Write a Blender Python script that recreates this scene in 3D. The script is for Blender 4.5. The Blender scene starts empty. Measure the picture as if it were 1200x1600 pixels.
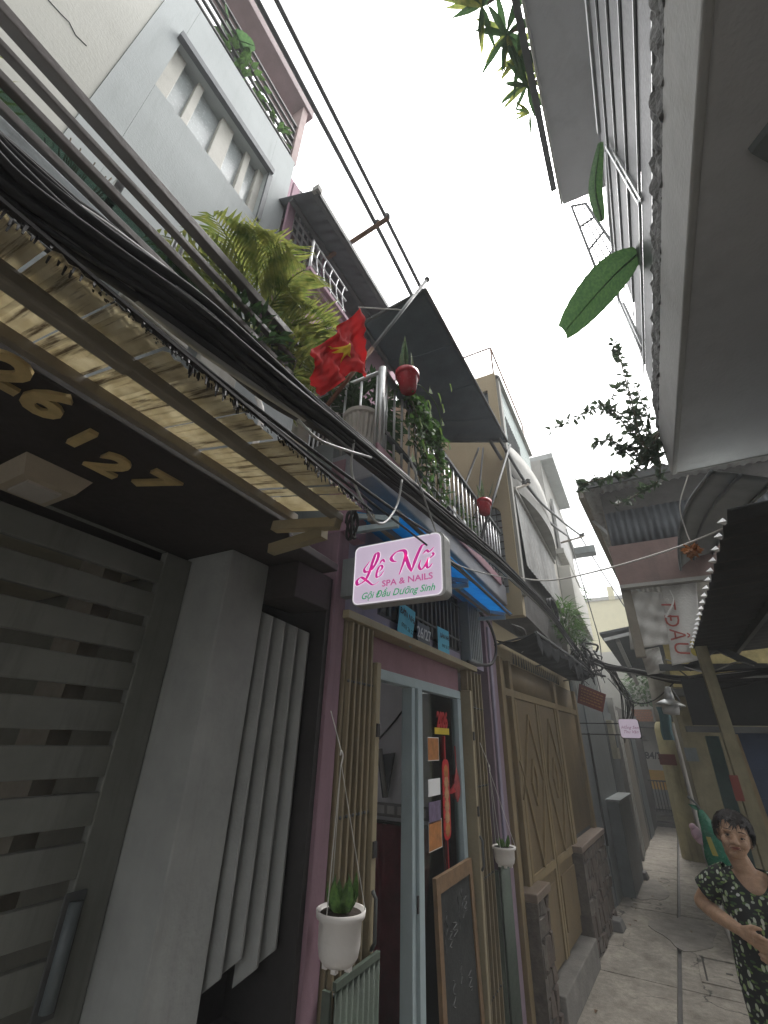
import bpy, bmesh, math, random
import numpy as np
from mathutils import Vector, Matrix, Quaternion
random.seed(7)
sc = bpy.context.scene
col = sc.collection

# ------------------------------------------------------------------ camera
CAM_H = 1.75
FPX = 680.0                                    # focal length in pixels of the 1200 x 1600 photograph
V_Y = (1022.0, 1167.0); V_Z = (640.0, -506.0)  # vanishing points: along the alley, and the zenith
def _cv(x, y): return Vector((x - 600.0, -(y - 800.0), -FPX))
_ay = _cv(*V_Y).normalized()
_az = _cv(*V_Z); _az = (_az - _ay * _az.dot(_ay)).normalized()
_ax = _ay.cross(_az)
ROT = Matrix((_ax, _ay, _az))
ORG = Vector((0, 0, CAM_H))
cam_d = bpy.data.cameras.new('camera')
cam_d.sensor_fit = 'HORIZONTAL'; cam_d.sensor_width = 36.0
cam_d.lens = FPX / 1200.0 * 36.0
cam_d.clip_start = 0.02; cam_d.clip_end = 2000
cam_o = bpy.data.objects.new('camera', cam_d); col.objects.link(cam_o)
cam_o.matrix_world = Matrix.Translation(ORG) @ ROT.to_4x4()
sc.camera = cam_o

# ------------------------------------------------------------------ sky, sun, exposure
SUN_EL, SUN_ROT = math.radians(62), math.radians(20)
w = bpy.data.worlds.new('World'); sc.world = w; w.use_nodes = True
nt = w.node_tree; nt.nodes.clear()
sky = nt.nodes.new('ShaderNodeTexSky'); sky.sky_type = 'NISHITA'; sky.sun_disc = False
sky.sun_elevation = SUN_EL; sky.sun_rotation = SUN_ROT; sky.air_density = 1.6; sky.dust_density = 6.0; sky.ozone_density = 1.0
hsv = nt.nodes.new('ShaderNodeHueSaturation'); hsv.inputs['Saturation'].default_value = 0.10
bg = nt.nodes.new('ShaderNodeBackground'); bg.inputs['Strength'].default_value = 0.15
wo = nt.nodes.new('ShaderNodeOutputWorld')
nt.links.new(sky.outputs[0], hsv.inputs['Color']); nt.links.new(hsv.outputs[0], bg.inputs[0]); nt.links.new(bg.outputs[0], wo.inputs[0])
sd = bpy.data.lights.new('sun', 'SUN'); sd.energy = 1.2; sd.angle = math.radians(30); sd.color = (1.0, 0.97, 0.93)
so = bpy.data.objects.new('sun', sd); col.objects.link(so)
_sv = Vector((math.sin(SUN_ROT) * math.cos(SUN_EL), math.cos(SUN_ROT) * math.cos(SUN_EL), math.sin(SUN_EL)))
so.rotation_euler = _sv.to_track_quat('Z', 'Y').to_euler(); so.location = (0, 0, 30)
sc.view_settings.view_transform = 'Standard'; sc.view_settings.look = 'None'
sc.view_settings.gamma = 1.0; sc.view_settings.use_curve_mapping = False
sc.view_settings.exposure = 1.8
sc.render.engine = 'CYCLES'
sc.cycles.max_bounces = 8; sc.cycles.diffuse_bounces = 5; sc.cycles.transparent_max_bounces = 12
sc.cycles.use_denoising = True

# ------------------------------------------------------------------ photo pixel -> place helpers
def ray(x, y): return (ROT @ _cv(x, y)).normalized()
def Hx(x, y, X): d = ray(x, y); return ORG + d * (X / d.x)
def Hy(x, y, Y): d = ray(x, y); return ORG + d * (Y / d.y)
def Hz(x, y, Z): d = ray(x, y); return ORG + d * ((Z - CAM_H) / d.z)
def mix(a, b, t): return a + (b - a) * t
def V(*a): return Vector(a)

# ------------------------------------------------------------------ mesh builder
class MB:
    def __init__(s): s.v = []; s.f = []
    def add(s, vs, fs):
        o = len(s.v); s.v += [tuple(p) for p in vs]; s.f += [tuple(i + o for i in f) for f in fs]; return s
    def hexa(s, p):                     # 8 points: bottom loop 0-3, top loop 4-7
        return s.add(p, [(0,3,2,1),(4,5,6,7),(0,1,5,4),(1,2,6,5),(2,3,7,6),(3,0,4,7)])
    def box(s, x0, x1, y0, y1, z0, z1):
        return s.hexa([(x0,y0,z0),(x1,y0,z0),(x1,y1,z0),(x0,y1,z0),(x0,y0,z1),(x1,y0,z1),(x1,y1,z1),(x0,y1,z1)])
    def slab(s, a, b, c, d, n):         # thick quad: four corners and a thickness vector
        n = Vector(n); q = [Vector(p) for p in (a, b, c, d)]
        return s.hexa(q + [p + n for p in q])
    def bar(s, a, b, wd, ht, up=(0,0,1)):   # rectangular bar from a to b
        a = Vector(a); b = Vector(b); d = (b - a).normalized(); up = Vector(up)
        sx = d.cross(up)
        if sx.length < 1e-4: sx = d.cross(Vector((1,0,0)))
        sx.normalize(); uz = sx.cross(d).normalized()
        sx *= wd / 2; uz *= ht / 2
        return s.hexa([a-sx-uz, a+sx-uz, b+sx-uz, b-sx-uz, a-sx+uz, a+sx+uz, b+sx+uz, b-sx+uz])
    def tube(s, pts, r, n=6, r1=None):
        pts = [Vector(p) for p in pts]; m = len(pts); o = len(s.v); prev = None
        for i, p in enumerate(pts):
            t = (pts[min(i+1, m-1)] - pts[max(i-1, 0)])
            t = t.normalized() if t.length > 1e-9 else Vector((0,0,1))
            if prev is None:
                a = t.cross(Vector((0,0,1)))
                if a.length < 1e-3: a = t.cross(Vector((1,0,0)))
                a.normalize()
            else:
                a = prev - t * prev.dot(t); a.normalize()
            prev = a; b = t.cross(a)
            rr = r if r1 is None else (mix(r, r1, i/(m-1)) if not callable(r1) else r1(i/(m-1)))
            for k in range(n):
                th = 2*math.pi*k/n; s.v.append(tuple(p + (a*math.cos(th) + b*math.sin(th))*rr))
        for i in range(m-1):
            for k in range(n):
                k2 = (k+1) % n; s.f.append((o+i*n+k, o+i*n+k2, o+(i+1)*n+k2, o+(i+1)*n+k))
        s.f.append(tuple(o+k for k in range(n-1, -1, -1))); s.f.append(tuple(o+(m-1)*n+k for k in range(n)))
        return s
    def lathe(s, c, prof, n=20, axis=(0,0,1), sx=1.0, sy=1.0):   # prof: (radius, height)
        c = Vector(c); q = Vector((0,0,1)).rotation_difference(Vector(axis)); o = len(s.v)
        for (r, h) in prof:
            for k in range(n):
                th = 2*math.pi*k/n; s.v.append(tuple(c + q @ Vector((r*math.cos(th)*sx, r*math.sin(th)*sy, h))))
        for i in range(len(prof)-1):
            for k in range(n):
                k2 = (k+1) % n; s.f.append((o+i*n+k, o+i*n+k2, o+(i+1)*n+k2, o+(i+1)*n+k))
        s.f.append(tuple(o+k for k in range(n-1, -1, -1))); e = o+(len(prof)-1)*n; s.f.append(tuple(e+k for k in range(n)))
        return s
    def grid(s, fn, nu, nv, th=None):   # fn(u,v)->Vector ; th: thickness vector
        o = len(s.v)
        for i in range(nu+1):
            for j in range(nv+1): s.v.append(tuple(fn(i/nu, j/nv)))
        idx = lambda i, j: o + i*(nv+1) + j
        for i in range(nu):
            for j in range(nv): s.f.append((idx(i,j), idx(i+1,j), idx(i+1,j+1), idx(i,j+1)))
        if th is not None:
            th = Vector(th); m = (nu+1)*(nv+1)
            for k in range(m): s.v.append(tuple(Vector(s.v[o+k]) + th))
            for i in range(nu):
                for j in range(nv): s.f.append((idx(i,j)+m, idx(i,j+1)+m, idx(i+1,j+1)+m, idx(i+1,j)+m))
            for i in range(nu):
                s.f.append((idx(i,0), idx(i,0)+m, idx(i+1,0)+m, idx(i+1,0))); s.f.append((idx(i+1,nv), idx(i+1,nv)+m, idx(i,nv)+m, idx(i,nv)))
            for j in range(nv):
                s.f.append((idx(0,j+1), idx(0,j+1)+m, idx(0,j)+m, idx(0,j))); s.f.append((idx(nu,j), idx(nu,j)+m, idx(nu,j+1)+m, idx(nu,j+1)))
        return s
    def prism(s, poly, vec):            # planar polygon extruded by vec
        n = len(poly); vec = Vector(vec); o = len(s.v)
        s.v += [tuple(p) for p in poly] + [tuple(Vector(p)+vec) for p in poly]
        s.f.append(tuple(o+i for i in range(n-1,-1,-1))); s.f.append(tuple(o+n+i for i in range(n)))
        for i in range(n):
            j = (i+1) % n; s.f.append((o+i, o+j, o+n+j, o+n+i))
        return s
    def leaf(s, base, d, nrm, L, W, bend=0.25, seg=3):
        d = Vector(d).normalized(); nrm = Vector(nrm); sd_ = d.cross(nrm)
        if sd_.length < 1e-3: sd_ = d.cross(Vector((1,0.3,0)))
        sd_.normalize(); nn = sd_.cross(d).normalized(); o = len(s.v); base = Vector(base)
        prof = {3: (0.15, 1.0, 0.62, 0.0), 4: (0.2, 0.85, 1.0, 0.6, 0.0), 2: (0.2, 1.0, 0.0)}[seg]
        for i in range(seg+1):
            t = i/seg; p = base + d*L*t - nn*bend*L*t*t; hw = W*0.5*prof[i]
            if i == seg: s.v.append(tuple(p))
            else: s.v += [tuple(p - sd_*hw + nn*hw*0.35), tuple(p), tuple(p + sd_*hw + nn*hw*0.35)]
        for i in range(seg-1):
            a = o+i*3; s.f += [(a, a+1, a+4, a+3), (a+1, a+2, a+5, a+4)]
        a = o+(seg-1)*3; e = o+seg*3; s.f += [(a, a+1, e), (a+1, a+2, e)]
        return s
    def ball(s, c, r, nu=10, nv=7, sc_=(1,1,1), rot=None):
        c = Vector(c); o = len(s.v)
        for j in range(1, nv):
            ph = math.pi*j/nv
            for i in range(nu):
                th = 2*math.pi*i/nu
                p = Vector((math.sin(ph)*math.cos(th)*sc_[0], math.sin(ph)*math.sin(th)*sc_[1], math.cos(ph)*sc_[2]))*r
                if rot is not None: p = rot @ p
                s.v.append(tuple(c+p))
        t = Vector((0,0,r*sc_[2])); b = -t
        if rot is not None: t = rot @ t; b = rot @ b
        s.v.append(tuple(c+t)); s.v.append(tuple(c+b)); T = len(s.v)-2; B = T+1
        for j in range(nv-2):
            for i in range(nu):
                i2 = (i+1) % nu; s.f.append((o+j*nu+i, o+(j+1)*nu+i, o+(j+1)*nu+i2, o+j*nu+i2))
        for i in range(nu):
            i2 = (i+1) % nu; s.f.append((T, o+i, o+i2)); s.f.append((B, o+(nv-2)*nu+i2, o+(nv-2)*nu+i))
        return s
    def build(s, name, mat, parent=None, smooth=False, bevel=0.0, base=False, label=None, kind=None):
        vs = np.array(s.v, dtype=float); lo = vs.min(0); hi = vs.max(0); c = (lo+hi)/2
        if parent is None: c[2] = lo[2]
        me = bpy.data.meshes.new(name); me.from_pydata([tuple(p) for p in (vs-c)], [], s.f); me.validate(); me.update()
        me.materials.append(mat)
        bm = bmesh.new(); bm.from_mesh(me); bmesh.ops.recalc_face_normals(bm, faces=bm.faces); bm.to_mesh(me); bm.free()
        if smooth:
            for p in me.polygons: p.use_smooth = True
        o = bpy.data.objects.new(name, me); col.objects.link(o)
        put(o, Vector(c), parent)
        if bevel:
            m = o.modifiers.new('bevel', 'BEVEL'); m.width = bevel; m.segments = 2; m.limit_method = 'ANGLE'; m.angle_limit = math.radians(40)
        if label: o['label'] = label
        if kind: o['kind'] = kind
        return o
WPOS = {}
def put(o, wpos, parent=None):
    WPOS[o.name] = Vector(wpos)
    if parent is not None:
        o.parent = parent; o.location = Vector(wpos) - WPOS[parent.name]
    else: o.location = wpos
def thing(name, label, cat, loc, group=None):
    o = bpy.data.objects.new(name, None); col.objects.link(o); o.empty_display_size = 0.1
    put(o, Vector(loc)); return tag(o, label, cat, group)
def tag(o, label, cat, group=None):
    o['label'] = label; o['category'] = cat
    if group: o['group'] = group
    return o
def struct(o): o['kind'] = 'structure'; return o
def again(src, wpos, parent):           # another piece that shares the mesh of src
    o = src.copy(); col.objects.link(o); put(o, wpos, parent); return o
def cat_rom(pts, n=8):
    pts = [Vector(p) for p in pts]; out = []
    P = [pts[0]*2-pts[1]] + pts + [pts[-1]*2-pts[-2]]
    for i in range(1, len(P)-2):
        a, b, c, d = P[i-1:i+3]
        for k in range(n):
            t = k/n
            out.append(0.5*((2*b) + (c-a)*t + (2*a-5*b+4*c-d)*t*t + (3*b-a-3*c+d)*t**3))
    out.append(P[-2]); return out
def text(name, body, size, pos, xdir, ydir, mat, parent, ext=0.001, align='CENTER', shear=0.0, bold=0.0, sx=1.0):
    cu = bpy.data.curves.new(name, 'FONT'); cu.body = body; cu.size = size; cu.align_x = align; cu.align_y = 'CENTER'
    cu.shear = shear; cu.offset = bold; cu.extrude = ext; cu.resolution_u = 3
    t = bpy.data.objects.new(name+'_tmp', cu); col.objects.link(t)
    dg = bpy.context.evaluated_depsgraph_get(); me = bpy.data.meshes.new_from_object(t.evaluated_get(dg))
    col.objects.unlink(t); bpy.data.objects.remove(t)
    x = Vector(xdir).normalized(); y = Vector(ydir).normalized(); z = x.cross(y)
    M = Matrix((x*sx, y, z)).transposed().to_4x4(); me.transform(M)
    me.materials.clear(); me.materials.append(mat); me.name = name
    o = bpy.data.objects.new(name, me); col.objects.link(o); put(o, Vector(pos), parent); return o

# ------------------------------------------------------------------ materials
MATS = {}
def mat(name, c, rough=0.7, var=0.18, scale=6.0, bump=0.15, metal=0.0, dirt=0.0, dirtc=(0.05,0.045,0.04), streak=False, c2=None, spec=0.4, fine=60.0):
    if name in MATS: return MATS[name]
    m = bpy.data.materials.new(name); m.use_nodes = True; n = m.node_tree; N = n.nodes; L = n.links
    b = N['Principled BSDF']; b.inputs['Roughness'].default_value = rough; b.inputs['Metallic'].default_value = metal
    b.inputs['Specular IOR Level'].default_value = spec
    g = N.new('ShaderNodeNewGeometry')
    no = N.new('ShaderNodeTexNoise'); no.inputs['Scale'].default_value = scale; no.inputs['Detail'].default_value = 6; no.inputs['Roughness'].default_value = 0.65
    L.new(g.outputs['Position'], no.inputs['Vector'])
    r = N.new('ShaderNodeValToRGB'); r.color_ramp.elements[0].position = 0.3; r.color_ramp.elements[1].position = 0.72
    lo = [max(0, x*(1-var)) for x in c]; hi = [min(1, x*(1+var)) for x in (c2 or c)]
    r.color_ramp.elements[0].color = (*lo, 1); r.color_ramp.elements[1].color = (*hi, 1)
    L.new(no.outputs[0], r.inputs[0]); out = r.outputs[0]
    if dirt > 0:
        mp = N.new('ShaderNodeMapping'); L.new(g.outputs['Position'], mp.inputs[0])
        mp.inputs['Scale'].default_value = (9, 9, 0.9) if streak else (2.2, 2.2, 2.2)
        n2 = N.new('ShaderNodeTexNoise'); n2.inputs['Scale'].default_value = 1.4; n2.inputs['Detail'].default_value = 8; n2.inputs['Roughness'].default_value = 0.7
        L.new(mp.outputs[0], n2.inputs['Vector'])
        r2 = N.new('ShaderNodeValToRGB'); r2.color_ramp.elements[0].position = 0.52; r2.color_ramp.elements[1].position = 0.75
        r2.color_ramp.elements[0].color = (0,0,0,1); r2.color_ramp.elements[1].color = (dirt,dirt,dirt,1)
        L.new(n2.outputs[0], r2.inputs[0])
        mx = N.new('ShaderNodeMixRGB'); mx.inputs[2].default_value = (*dirtc, 1)
        L.new(r2.outputs[0], mx.inputs[0]); L.new(out, mx.inputs[1]); out = mx.outputs[0]
    L.new(out, b.inputs['Base Color'])
    n3 = N.new('ShaderNodeTexNoise'); n3.inputs['Scale'].default_value = fine; n3.inputs['Detail'].default_value = 5
    L.new(g.outputs['Position'], n3.inputs['Vector'])
    if bump:
        bp = N.new('ShaderNodeBump'); bp.inputs['Strength'].default_value = bump; bp.inputs['Distance'].default_value = 0.01
        L.new(n3.outputs[0], bp.inputs['Height']); L.new(bp.outputs[0], b.inputs['Normal'])
    mr = N.new('ShaderNodeMapRange'); mr.inputs[3].default_value = max(0.03, rough-0.12); mr.inputs[4].default_value = min(1, rough+0.12)
    L.new(n3.outputs[0], mr.inputs[0]); L.new(mr.outputs[0], b.inputs['Roughness'])
    MATS[name] = m; return m
def mat_translucent(name, c, c2, frac=0.5, scale=(4,4,4), rough=0.6, dirt=0.0, dirtc=(0.05,0.035,0.02), dscale=(3,40,3), dr=(0.55,0.72)):
    if name in MATS: return MATS[name]
    m = bpy.data.materials.new(name); m.use_nodes = True; n = m.node_tree; N = n.nodes; L = n.links; N.clear()
    o = N.new('ShaderNodeOutputMaterial'); g = N.new('ShaderNodeNewGeometry'); mp = N.new('ShaderNodeMapping'); mp.inputs['Scale'].default_value = scale
    L.new(g.outputs['Position'], mp.inputs[0]); no = N.new('ShaderNodeTexNoise'); no.inputs['Scale'].default_value = 3; no.inputs['Detail'].default_value = 6
    L.new(mp.outputs[0], no.inputs['Vector'])
    r = N.new('ShaderNodeValToRGB'); r.color_ramp.elements[0].position = 0.35; r.color_ramp.elements[1].position = 0.68
    r.color_ramp.elements[0].color = (*c, 1); r.color_ramp.elements[1].color = (*c2, 1); L.new(no.outputs[0], r.inputs[0]); out = r.outputs[0]
    if dirt:
        mp2 = N.new('ShaderNodeMapping'); mp2.inputs['Scale'].default_value = dscale; L.new(g.outputs['Position'], mp2.inputs[0])
        n2 = N.new('ShaderNodeTexNoise'); n2.inputs['Scale'].default_value = 1; n2.inputs['Detail'].default_value = 8; n2.inputs['Roughness'].default_value = 0.7; L.new(mp2.outputs[0], n2.inputs['Vector'])
        r2 = N.new('ShaderNodeValToRGB'); r2.color_ramp.elements[0].position = dr[0]; r2.color_ramp.elements[1].position = dr[1]
        r2.color_ramp.elements[0].color = (0,0,0,1); r2.color_ramp.elements[1].color = (dirt,)*3 + (1,); L.new(n2.outputs[0], r2.inputs[0])
        mx = N.new('ShaderNodeMixRGB'); mx.inputs[2].default_value = (*dirtc, 1); L.new(r2.outputs[0], mx.inputs[0]); L.new(out, mx.inputs[1]); out = mx.outputs[0]
    d = N.new('ShaderNodeBsdfPrincipled'); d.inputs['Roughness'].default_value = rough; t = N.new('ShaderNodeBsdfTranslucent')
    L.new(out, d.inputs['Base Color']); L.new(out, t.inputs[0]); ms = N.new('ShaderNodeMixShader'); ms.inputs[0].default_value = frac
    L.new(d.outputs[0], ms.inputs[1]); L.new(t.outputs[0], ms.inputs[2]); L.new(ms.outputs[0], o.inputs[0])
    MATS[name] = m; return m
def mat_glass(name, tint=(0.75,0.8,0.8), refl=0.12):
    if name in MATS: return MATS[name]
    m = bpy.data.materials.new(name); m.use_nodes = True; N = m.node_tree.nodes; L = m.node_tree.links; N.clear()
    o = N.new('ShaderNodeOutputMaterial'); t = N.new('ShaderNodeBsdfTransparent'); t.inputs[0].default_value = (*tint, 1)
    g = N.new('ShaderNodeBsdfGlossy'); g.inputs['Roughness'].default_value = 0.03
    lw = N.new('ShaderNodeLayerWeight'); lw.inputs['Blend'].default_value = refl
    ms = N.new('ShaderNodeMixShader'); L.new(lw.outputs['Fresnel'], ms.inputs[0]); L.new(t.outputs[0], ms.inputs[1]); L.new(g.outputs[0], ms.inputs[2]); L.new(ms.outputs[0], o.inputs[0])
    MATS[name] = m; return m
def mat_emit(name, c, strength, base=None):
    m = mat(name, base or c, 0.4, 0.03, bump=0)
    b = m.node_tree.nodes['Principled BSDF']; b.inputs['Emission Color'].default_value = (*c, 1); b.inputs['Emission Strength'].default_value = strength
    return m

M_GATE = mat('gate_grey_paint', (0.185,0.19,0.172), 0.5, 0.14, dirt=0.45, streak=True, bump=0.06)
M_PILLAR = mat('pillar_grey_paint', (0.335,0.345,0.335), 0.75, 0.12, dirt=0.45, dirtc=(0.20,0.20,0.185), streak=True, bump=0.2)
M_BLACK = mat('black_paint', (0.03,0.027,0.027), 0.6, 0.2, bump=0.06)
M_SOFFIT = mat('dark_brown_paint', (0.040,0.034,0.032), 0.65, 0.2, bump=0.08)
M_GOLD = mat('gold_mirror_plastic', (0.62,0.47,0.22), 0.38, 0.2, metal=0.1, scale=18, dirt=0.35, dirtc=(0.15,0.10,0.05))
M_SHEET = mat_translucent('aged_cream_plastic_sheet', (0.56,0.50,0.36), (0.74,0.69,0.55), 0.55, (8,8,8), dirt=0.85, dirtc=(0.09,0.06,0.035), dscale=(4,75,4), dr=(0.53,0.63))
M_STEEL = mat('brown_steel', (0.22,0.195,0.155), 0.55, 0.2, metal=0.0, dirt=0.5, dirtc=(0.10,0.05,0.025))
M_RAIL = mat('dark_brown_rail', (0.10,0.085,0.08), 0.45, 0.2, dirt=0.3)
M_AWALL = mat('blue_grey_wall_paint', (0.40,0.43,0.43), 0.85, 0.08, dirt=0.5, dirtc=(0.28,0.30,0.295), streak=True, scale=2)
M_BEIGE = mat('beige_wall_paint', (0.47,0.47,0.43), 0.85, 0.05, dirt=0.12, dirtc=(0.3,0.3,0.27), scale=2)
M_FASCIA = mat('grey_fascia_paint', (0.27,0.30,0.31), 0.8, 0.08, dirt=0.45, streak=True)
M_WFRAME = mat('cream_window_frame', (0.47,0.46,0.41), 0.6, 0.08, dirt=0.3)
M_PANE = mat('frosted_window_glass', (0.42,0.46,0.46), 0.25, 0.08, bump=0.05)
M_DARKFRAME = mat('slate_shade_and_crack', (0.11,0.12,0.13), 0.7, 0.12)
M_CABLE = mat('black_cable_rubber', (0.05,0.05,0.052), 0.75, 0.3, bump=0, spec=0.2)
M_CABLEG = mat('grey_cable_sheath', (0.30,0.30,0.29), 0.5, 0.2, bump=0)
M_PINK = mat('pink_wall_paint', (0.34,0.20,0.255), 0.8, 0.10, dirt=0.25, streak=True)
M_PINKD = mat('dusty_pink_panel', (0.28,0.155,0.185), 0.8, 0.10, dirt=0.25)
M_LAV = mat('lavender_wall_paint', (0.27,0.24,0.31), 0.8, 0.10, dirt=0.25, streak=True)
M_MAUVE = mat('mauve_pilaster_paint', (0.22,0.16,0.20), 0.8, 0.10, dirt=0.35, streak=True)
M_TAN = mat('tan_folding_grille_paint', (0.245,0.20,0.125), 0.5, 0.15, dirt=0.4, streak=True)
M_TAN2 = mat('tan_grille_edge_paint', (0.31,0.26,0.165), 0.5, 0.12, dirt=0.3)
M_DOORBLUE = mat('pale_blue_door_frame', (0.36,0.44,0.46), 0.45, 0.06, dirt=0.15)
M_GLASS = mat_glass('clear_door_glass',(0.92,0.95,0.94),0.08)
M_GREEN = mat('dark_green_sheet_metal', (0.085,0.11,0.085), 0.55, 0.2, dirt=0.4)
M_ROOMW = mat('white_room_wall', (0.72,0.72,0.74), 0.8, 0.04)
M_RED = mat('dark_red_curtain', (0.16,0.02,0.03), 0.85, 0.3)
M_BLUE = mat_translucent('blue_awning_sheet', (0.05,0.34,0.64), (0.07,0.44,0.74), 0.65, (4,4,4), dirt=0.3, dirtc=(0.02,0.06,0.13), dscale=(6,2,2))
M_GREYBOX = mat('grey_steel_box', (0.20,0.22,0.22), 0.5, 0.12, dirt=0.4, streak=True)
M_DARKSTEEL = mat('dark_grey_steel', (0.09,0.095,0.095), 0.7, 0.2, dirt=0.4, dirtc=(0.09,0.05,0.03))
M_SILVER = mat('galvanised_steel', (0.50,0.51,0.51), 0.38, 0.15, metal=0.7, dirt=0.3, dirtc=(0.2,0.17,0.14))
M_WHITEP = mat('white_plastic', (0.72,0.69,0.66), 0.45, 0.05, dirt=0.3, dirtc=(0.35,0.28,0.24))
M_WHITE = mat('white_paper', (0.8,0.8,0.8), 0.8, 0.04, bump=0.03)
M_TARPD = mat('dark_canvas_tarp', (0.075,0.095,0.11), 0.7, 0.2, dirt=0.3, dirtc=(0.04,0.05,0.06))
M_ROOFD = mat('dark_roof_sheet', (0.10,0.11,0.12), 0.6, 0.2, dirt=0.4)
M_FLAG = mat_translucent('red_flag_cloth', (0.52,0.012,0.015), (0.66,0.02,0.02), 0.4, rough=.95)
M_STAR = mat_translucent('yellow_star_cloth', (0.7,0.52,0.03), (0.75,0.58,0.05), 0.4, rough=.95)
M_LEAF = mat_translucent('green_leaf', (0.045,0.10,0.025), (0.10,0.19,0.045), 0.42, (30,30,30), rough=0.65)
M_LEAFD = mat_translucent('dark_green_leaf', (0.03,0.065,0.025), (0.06,0.12,0.04), 0.35, (30,30,30), rough=0.45)
M_PALM = mat_translucent('yellow_green_palm_leaf', (0.10,0.15,0.035), (0.33,0.33,0.09), 0.5, (9,9,9), rough=0.45)
M_BANANA = mat_translucent('banana_leaf', (0.05,0.115,0.045), (0.10,0.19,0.065), 0.5, (20,20,20), rough=0.4)
M_STEM = mat('brown_stem', (0.10,0.075,0.045), 0.8, 0.3)
M_REDPOT = mat('red_glossy_plastic', (0.42,0.018,0.03), 0.25, 0.1, dirt=0.2, bump=0.03)
M_SOIL = mat('potting_soil', (0.035,0.025,0.018), 0.95, 0.4, bump=0.6)
M_STONEW = mat('white_planter_stone', (0.55,0.53,0.49), 0.8, 0.1, dirt=0.4, dirtc=(0.25,0.22,0.18))
M_CREAM = mat('cream_yellow_wall_paint', (0.42,0.35,0.225), 0.85, 0.06, dirt=0.3, dirtc=(0.36,0.30,0.20), streak=True, scale=3)
M_TEAL = mat('teal_siding', (0.30,0.36,0.34), 0.6, 0.1, dirt=0.4, streak=True)
M_OFFW = mat('off_white_concrete', (0.33,0.325,0.30), 0.85, 0.12, dirt=0.7, dirtc=(0.2,0.18,0.15), streak=True)
M_RUSTSHEET = mat('weathered_grey_sheet', (0.33,0.33,0.32), 0.7, 0.22, dirt=0.7, dirtc=(0.14,0.09,0.055), streak=True, scale=9)
M_BROWNDOOR = mat('olive_brown_door_paint', (0.145,0.103,0.05), 0.5, 0.15, dirt=0.35, streak=True)
M_DOORPOST = mat('olive_brown_post_paint', (0.215,0.16,0.082), 0.55, 0.15, dirt=0.35, streak=True)
M_STONE = mat('brown_cladding_stone', (0.085,0.064,0.05), 0.75, 0.5, scale=14, bump=0.6, dirt=0.3)
M_STONE2 = mat('grey_brown_cladding_stone', (0.10,0.085,0.07), 0.75, 0.5, scale=14, bump=0.6, dirt=0.3)
M_MORTAR = mat('dark_mortar', (0.045,0.04,0.035), 0.95, 0.3)
M_CAP = mat('brown_stone_cap', (0.17,0.13,0.10), 0.4, 0.2)
M_CONC = mat('stained_concrete', (0.30,0.285,0.26), 0.9, 0.18, scale=3, bump=0.35, dirt=0.55, dirtc=(0.12,0.11,0.095), fine=90)
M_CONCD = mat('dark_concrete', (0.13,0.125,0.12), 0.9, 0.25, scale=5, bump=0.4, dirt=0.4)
M_SLABW = mat('pale_fascia_concrete', (0.40,0.40,0.385), 0.9, 0.10, dirt=0.5, dirtc=(0.28,0.27,0.24), scale=5, bump=0.25)
M_SOFFITR = mat('grey_soffit_render', (0.52,0.525,0.53), 0.9, 0.10, scale=1.5, bump=0.25, dirt=0.35, dirtc=(0.27,0.27,0.265))
M_ROUGH = mat('weathered_ledge_concrete', (0.17,0.17,0.165), 0.95, 0.4, scale=16, bump=1.0, dirt=0.7)
M_GREYM = mat('slate_grey_metal', (0.13,0.15,0.16), 0.45, 0.15, dirt=0.4, streak=True)
M_BROWNP = mat('brown_wood_panel', (0.20,0.135,0.12), 0.6, 0.15, dirt=0.3, streak=True, scale=9)
M_CURVE = mat('pale_grey_curved_sheet', (0.36,0.38,0.37), 0.5, 0.1, dirt=0.35)
M_YELLOWW = mat('dirty_yellow_wall', (0.20,0.18,0.115), 0.85, 0.25, dirt=0.9, dirtc=(0.12,0.10,0.06), streak=True)
M_BLUED = mat('dark_blue_shutter', (0.03,0.045,0.085), 0.5, 0.2)
M_TARPW = mat('white_woven_tarp', (0.58,0.57,0.54), 0.6, 0.12, dirt=0.45, dirtc=(0.25,0.23,0.2), bump=0.3)
M_BRICK = mat('orange_brick', (0.42,0.17,0.09), 0.85, 0.25, scale=18, bump=0.4)
M_WHITEW = mat('white_far_wall', (0.50,0.49,0.45), 0.85, 0.05, dirt=0.25, dirtc=(0.4,0.38,0.33))
M_YSTRIPE = mat('orange_yellow_paint', (0.62,0.36,0.05), 0.7, 0.1, dirt=0.3)
M_FARYEL = mat('pale_yellow_far_wall', (0.56,0.52,0.34), 0.85, 0.05, dirt=0.25, dirtc=(0.4,0.38,0.28))
M_WOOD = mat('orange_pine_wood', (0.17,0.105,0.055), 0.6, 0.25, scale=20)
M_BOARD = mat('chalkboard', (0.02,0.022,0.022), 0.7, 0.4, dirt=0.25, dirtc=(0.06,0.06,0.06))
M_CHALK = mat('chalk', (0.42,0.42,0.42), 0.95, 0.2)
M_REDDECO = mat('red_new_year_paper', (0.45,0.015,0.02), 0.5, 0.2)
M_ORANGEP = mat('orange_poster_paper', (0.42,0.17,0.05), 0.6, 0.35, scale=25)
M_SKYPAPER = mat('light_blue_paper', (0.13,0.47,0.62), 0.8, 0.06)
M_INK = mat('black_ink', (0.02,0.02,0.025), 0.7, 0.1, bump=0)
M_ROPE = mat('white_cord', (0.62,0.60,0.56), 0.8, 0.1, bump=0)
M_RUST = mat('rusty_steel', (0.15,0.07,0.035), 0.85, 0.35, scale=20, bump=0.4)
M_PALEBOX = mat('cream_meter_box', (0.50,0.47,0.36), 0.6, 0.1, dirt=0.3)
M_REDSIGN = mat('faded_red_sign_paint', (0.16,0.035,0.025), 0.7, 0.2, dirt=0.3)
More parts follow.
